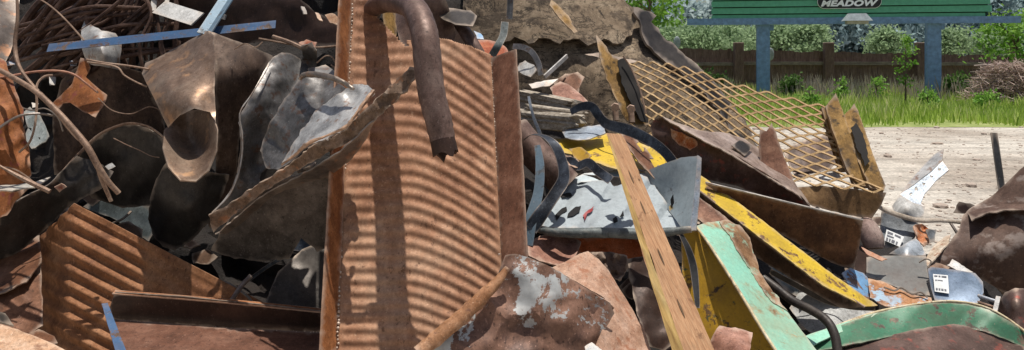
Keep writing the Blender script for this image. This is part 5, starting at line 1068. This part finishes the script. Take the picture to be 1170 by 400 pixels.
S('round_tank', 'rust_hood', 'rounded brown tank end at the right edge above the green fender', 'tank', [(1138, 362), (1140, 346), (1148, 334), (1160, 329), (1190, 330), (1190, 384), (1160, 376)], [(1138, 355, 3.8), (1160, 345, 3.66), (1190, 350, 3.74), (1160, 376, 3.6)], smooth=False, bump=.01, sp=4)
bm = B(); bar(bm, P(1137, 357, 3.74), P(1141, 340, 3.8), rect(.02, .02)); thing('white_strip', bm, 'white_scrap', 'white strip standing beside the rounded tank end', 'strip', None, 0)
T('rod', 'galvanised', 'short bright rod between the tag plate and the tank end', 'rod', [(1118, 338, 3.9), (1130, 342, 3.85), (1140, 345, 3.82)], .01, seg=8)
T('rod', 'rust_wire', 'dull rod under the bright rod by the tank end', 'rod', [(1116, 345, 3.88), (1128, 349, 3.82), (1138, 352, 3.8)], .009, seg=8)
# tag plate
tp = S('tag_plate', 'tag_steel', 'shiny blue grey steel plate carrying a white printed label', 'plate', [(1060, 307), (1064, 305), (1090, 308), (1114, 312), (1123, 322), (1124, 334), (1118, 346), (1090, 346), (1068, 343), (1064, 330)], [(1060, 306, 4.02), (1123, 318, 4.0), (1118, 346, 3.86), (1068, 343, 3.9)], rag=.1, bump=.006, sp=4, fine=0)
ctg = tps([(1060, 306, 4.02), (1123, 318, 4.0), (1118, 346, 3.86), (1068, 343, 3.9)])
def label(par, q, dep, lines, off=.014):
    """printed label laid on a plate: q = four picture corners, lines = bars of print given in label units"""
    def at(u, v, o): 
        x = (q[0][0]*(1-u)+q[1][0]*u)*(1-v)+(q[3][0]*(1-u)+q[2][0]*u)*v; y = (q[0][1]*(1-u)+q[1][1]*u)*(1-v)+(q[3][1]*(1-u)+q[2][1]*u)*v
        return P(x, y, float(dep(x, y))-o)
    bm = B(); bm.faces.new([bm.verts.new(at(u, v, off)) for u, v in ((0, 0), (1, 0), (1, 1), (0, 1))]); lb = mesh('label', bm, 'paper', par, 0, False)
    for vv in sorted({l[2] for l in lines}):
        bm = B()
        for u0, u1, v0, v1 in lines:
            if v0 == vv: bm.faces.new([bm.verts.new(at(u, v, off+.004)) for u, v in ((u0, v0), (u1, v0), (u1, v1), (u0, v1))])
        mesh('lettering', bm, 'ink', lb, 0, False)
ln = [(.08, .3, .06, .13), (.36, .5, .06, .13), (.56, .9, .06, .13), (.12, .22, .3, .36), (.26, .62, .3, .36)]
x_ = .1
for w_ in (.13, .12, .16, .14): ln.append((x_, x_+w_, .78, .88)); x_ += w_+.06
label(tp, [(1066, 313), (1083, 314.5), (1084.5, 335.5), (1068, 333)], ctg, ln)
bm = B()
# grey plates
S('grey_plate', 'paint_grey', 'grey painted plate with rusty foot, wired to the tag plate', 'plate', [(990, 294), (1012, 292), (1058, 292), (1060, 310), (1064, 338), (1040, 336), (1010, 322), (990, 316)], [(990, 294, 4.2), (1058, 292, 4.15), (1064, 338, 3.95), (990, 316, 4.1)], rag=.5, bump=.012)
S('rusty_foot', 'rust_footp', 'blue and orange rusted plate below the grey painted plate', 'plate', [(992, 318), (1010, 322), (1040, 336), (1064, 340), (1066, 348), (1040, 350), (1012, 350), (994, 340)], [(992, 318, 4.05), (1064, 340, 3.9), (1012, 350, 3.85)], sp=4, bump=.012)
S('blue_plate', 'paint_lightblue', 'bright blue painted plate end beside the yellow beam', 'plate', [(962, 312), (972, 306), (990, 314), (996, 330), (998, 346), (984, 344), (970, 326)], [(962, 312, 4.05), (996, 320, 4.08), (990, 346, 3.92)], sp=4)
T('wire', 'black_steel', 'thin twisted wire tied across the grey painted plate', 'wire', [(1010, 328, 3.95), (1022, 332, 3.93), (1030, 329, 3.94), (1042, 336, 3.9), (1052, 334, 3.9), (1060, 340, 3.88)], .005, seg=5)
T('wire', 'black_steel', 'short wire twist at the corner of the grey painted plate', 'wire', [(1050, 300, 4.06), (1058, 296, 4.05), (1064, 299, 4.04), (1060, 306, 4.03)], .004, seg=5)
S('brown_channel', 'rust_brown', 'thin brown channel edge behind the tag plate', 'channel', [(1054, 299), (1074, 301), (1110, 312), (1104, 315), (1074, 308), (1056, 305)], [(1054, 299, 4.14), (1110, 312, 4.1), (1074, 308, 4.1)], sp=4)
S('white_wedge', 'white_scrap', 'cream wedge of board lying above the tag plate', 'wedge', [(1082, 303), (1088, 296), (1112, 311), (1104, 313)], [(1082, 303, 4.1), (1088, 296, 4.14), (1112, 311, 4.06)], sp=3)
S('grey_sheet', 'paint_greysheet', 'flat grey sheet in the gap right of the mint beam', 'sheet', [(902, 352), (914, 330), (930, 312), (950, 330), (980, 342), (1000, 356), (960, 372), (930, 382), (916, 372)], [(902, 352, 3.95), (930, 312, 4.1), (1000, 356, 3.86), (930, 382, 3.75)], bump=.02)
S('torn_paper', 'white_scrap', 'torn white crumpled sheet in the gap below the yellow beam', 'sheet', [(906, 310), (920, 316), (936, 322), (950, 330), (966, 336), (960, 344), (944, 338), (930, 334), (916, 326)], [(906, 310, 4.0), (966, 338, 3.9), (930, 334, 3.9)], bump=.05, sp=3, bfreq=.07, rag=1.5)
R('black_strip', 'rust_black', 'thin black strip crossing the gap below the yellow beam', 'strip', [(880, 310, 3.95), (910, 326, 3.9), (940, 342, 3.86), (970, 350, 3.8), (1000, 352, 3.78)], .03, Zv)
S('blue_scrap', 'slate', 'slate coloured box corner in the gap beside the mint beam', 'scrap piece', [(884, 292), (908, 304), (922, 322), (914, 342), (896, 330), (880, 312)], [(884, 292, 4.3), (922, 322, 4.25), (896, 330, 4.15)], sp=4)
# galvanised bracket
gb = root('galvanised_bracket', P(1040, 250, 4.6), 'galvanised angle bracket with bolt holes sticking up above the right side', 'bracket')
hl = []
for px, py in ((1040.5, 222), (1047, 215.5), (1055.5, 210), (1064, 202), (1073, 194)):
    hl.append([(px-1.5, py-1.7), (px+1.5, py-1.7), (px+1.5, py+1.7), (px-1.5, py+1.7)])
S('holed_flange', 'galvanised', None, None, [(1028, 222), (1050, 206), (1072, 188), (1077, 184), (1084, 194), (1068, 208), (1056, 222), (1052, 232), (1056, 236), (1044, 234), (1030, 226)], [(1028, 222, 4.72), (1077, 184, 4.86), (1084, 194, 4.78), (1052, 234, 4.6)], parent=gb, holes=hl, sp=2.2, rag=.2, bump=.004, fine=0)
S('bent_flange', 'steel_silver', None, None, [(1028, 222), (1040, 206), (1056, 188), (1068, 176), (1078, 170), (1076, 184), (1062, 197), (1044, 211)], [(1028, 222, 4.72), (1078, 170, 4.98), (1062, 197, 4.8)], parent=gb, sp=3, rag=.2, bump=.004)
S('curved_foot', 'white_pipe', None, None, [(1028, 222), (1044, 232), (1057, 236), (1055, 247), (1040, 251), (1024, 246), (1019, 236)], [(1028, 222, 4.72), (1057, 236, 4.58), (1040, 251, 4.5), (1020, 238, 4.64), (1036, 238, 4.52)], parent=gb, bump=.004, sp=3, rag=.3)
T('bent_strip', 'wood_strip', 'long pale bent strip lying across the right side of the gravel edge', 'strip', [(1000, 234, 4.5), (1016, 242, 4.48), (1034, 248, 4.46), (1052, 252, 4.45), (1076, 252, 4.46), (1104, 255, 4.48)], [.016, .018, .018, .016, .014, .012], seg=8, squash=.6)
S('label_box', 'steel_box', 'dark grey crushed box with a white label on its corner', 'box', [(1008, 240), (1022, 246), (1038, 250), (1052, 256), (1046, 270), (1040, 284), (1026, 280), (1012, 284), (1006, 266)], [(1008, 240, 4.55), (1052, 256, 4.5), (1040, 284, 4.38), (1012, 284, 4.4)], sp=4, bump=.01)
lbx = [o for o in bpy.data.objects if o.name.startswith('label_box')][0]
cbx = tps([(1008, 240, 4.55), (1052, 256, 4.5), (1040, 284, 4.38), (1012, 284, 4.4)])
label(lbx, [(1013, 262), (1033, 270.5), (1028, 282), (1010.5, 274.5)], cbx, [(.08, .4, .1, .28), (.5, .85, .1, .24), (.08, .5, .4, .52), (.08, .2, .66, .9), (.26, .36, .66, .9), (.42, .62, .66, .9), (.7, .8, .66, .9)], .03)
S('metal_cone', 'steel_cone', 'small silver crushed cone beside the label box', 'cone', [(1016, 290), (1028, 282), (1042, 274), (1046, 272), (1054, 282), (1058, 291), (1040, 293)], [(1016, 290, 4.3), (1046, 272, 4.34), (1050, 291, 4.2), (1036, 286, 4.2)], sp=3)
S('orange_bits', 'rust_redbits', 'crumpled orange and red scrap right of the label box', 'scrap piece', [(1044, 258), (1054, 256), (1062, 264), (1066, 276), (1056, 282), (1048, 272)], [(1044, 258, 4.45), (1064, 266, 4.45), (1056, 282, 4.35)], sp=3, bump=.06, bfreq=.1)
S('grey_bits', 'steel_box', 'small folded grey scrap beside the orange scrap', 'scrap piece', [(1058, 262), (1070, 262), (1068, 276), (1062, 278)], [(1058, 262, 4.4), (1070, 264, 4.4), (1064, 278, 4.35)], sp=3)
T('round_stone', 'rust_shoulder', 'rounded brown drum end beside the dark channel', 'drum', [(989, 254, 4.45), (993, 263, 4.38), (997, 274, 4.34), (999, 284, 4.32)], [.04, .058, .062, .05], seg=18)
S('thin_bars', 'rust_redbits', 'thin reddish strip poking out below the drum end', 'strip', [(984, 282), (1000, 290), (1014, 296), (1008, 298), (990, 290)], [(984, 282, 4.15), (1014, 296, 4.1), (990, 292, 4.1)], sp=3)
S('rust_wedge', 'rust_dark', 'dark wedge of plate between the dark channel and the grey plate', 'plate', [(974, 300), (980, 282), (990, 278), (996, 296), (990, 318), (976, 314)], [(974, 300, 4.3), (990, 280, 4.35), (990, 318, 4.15)], sp=4)

# ------------------------------------------------------------------ small offcuts lodged in the gaps
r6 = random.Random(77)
mats_ = ['rust_dark', 'rust_dark', 'rust_black', 'rust_plate_dk', 'rust_dark2', 'steel_strap']  # dark rusts only, the shade of the gaps is put into their colour
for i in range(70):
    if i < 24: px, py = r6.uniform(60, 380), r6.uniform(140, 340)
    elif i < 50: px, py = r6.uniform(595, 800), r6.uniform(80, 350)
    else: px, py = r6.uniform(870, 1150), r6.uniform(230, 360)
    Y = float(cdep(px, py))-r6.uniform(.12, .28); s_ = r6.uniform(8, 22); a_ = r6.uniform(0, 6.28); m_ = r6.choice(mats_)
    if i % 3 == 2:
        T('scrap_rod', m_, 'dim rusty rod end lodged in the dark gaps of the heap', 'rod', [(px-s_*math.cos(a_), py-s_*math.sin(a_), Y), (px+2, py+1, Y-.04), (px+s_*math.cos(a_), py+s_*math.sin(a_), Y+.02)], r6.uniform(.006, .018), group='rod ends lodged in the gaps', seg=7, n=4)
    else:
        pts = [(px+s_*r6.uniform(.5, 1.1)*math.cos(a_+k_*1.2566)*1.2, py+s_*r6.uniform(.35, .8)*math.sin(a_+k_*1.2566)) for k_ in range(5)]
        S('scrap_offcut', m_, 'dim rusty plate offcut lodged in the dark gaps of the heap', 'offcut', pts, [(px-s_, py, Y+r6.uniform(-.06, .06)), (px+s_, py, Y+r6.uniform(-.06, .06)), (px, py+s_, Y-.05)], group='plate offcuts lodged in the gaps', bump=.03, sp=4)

# ================================================================== LIGHT, SKY, CAMERA
sun_dir = Vector((.10, .06, .95)).normalized()          # towards the sun
sl = bpy.data.lights.new('sun', 'SUN'); sl.energy = 5.0; sl.angle = math.radians(.6); sl.color = (1, .955, .88)
so = link('sun', sl); so.rotation_euler = (-sun_dir).to_track_quat('-Z', 'Y').to_euler(); so.location = (0, 0, 30)
w = bpy.data.worlds.new('World'); sc.world = w; w.use_nodes = True; nt = w.node_tree
sky = nt.nodes.new('ShaderNodeTexSky'); sky.sky_type = 'NISHITA'; sky.sun_disc = False
sky.sun_elevation = math.asin(sun_dir.z); sky.sun_rotation = math.atan2(sun_dir.x, sun_dir.y); sky.dust_density = 2.5; sky.air_density = 1.2
nt.links.new(sky.outputs[0], nt.nodes['Background'].inputs['Color']); nt.nodes['Background'].inputs['Strength'].default_value = .082
cam = bpy.data.cameras.new('camera'); co = link('camera', cam); co.location = (0, 0, EYE); co.rotation_euler = (math.pi/2, 0, 0)
cam.sensor_width = 36; cam.lens = F/1170*36; cam.shift_y = -(200-HZ)/1170; cam.clip_end = 4000; cam.clip_start = .05
sc.camera = co
for o in bpy.data.objects:
    if '_w' in o: del o['_w']
sc.view_settings.view_transform = 'Standard'; sc.view_settings.look = 'None'; sc.view_settings.exposure = 0
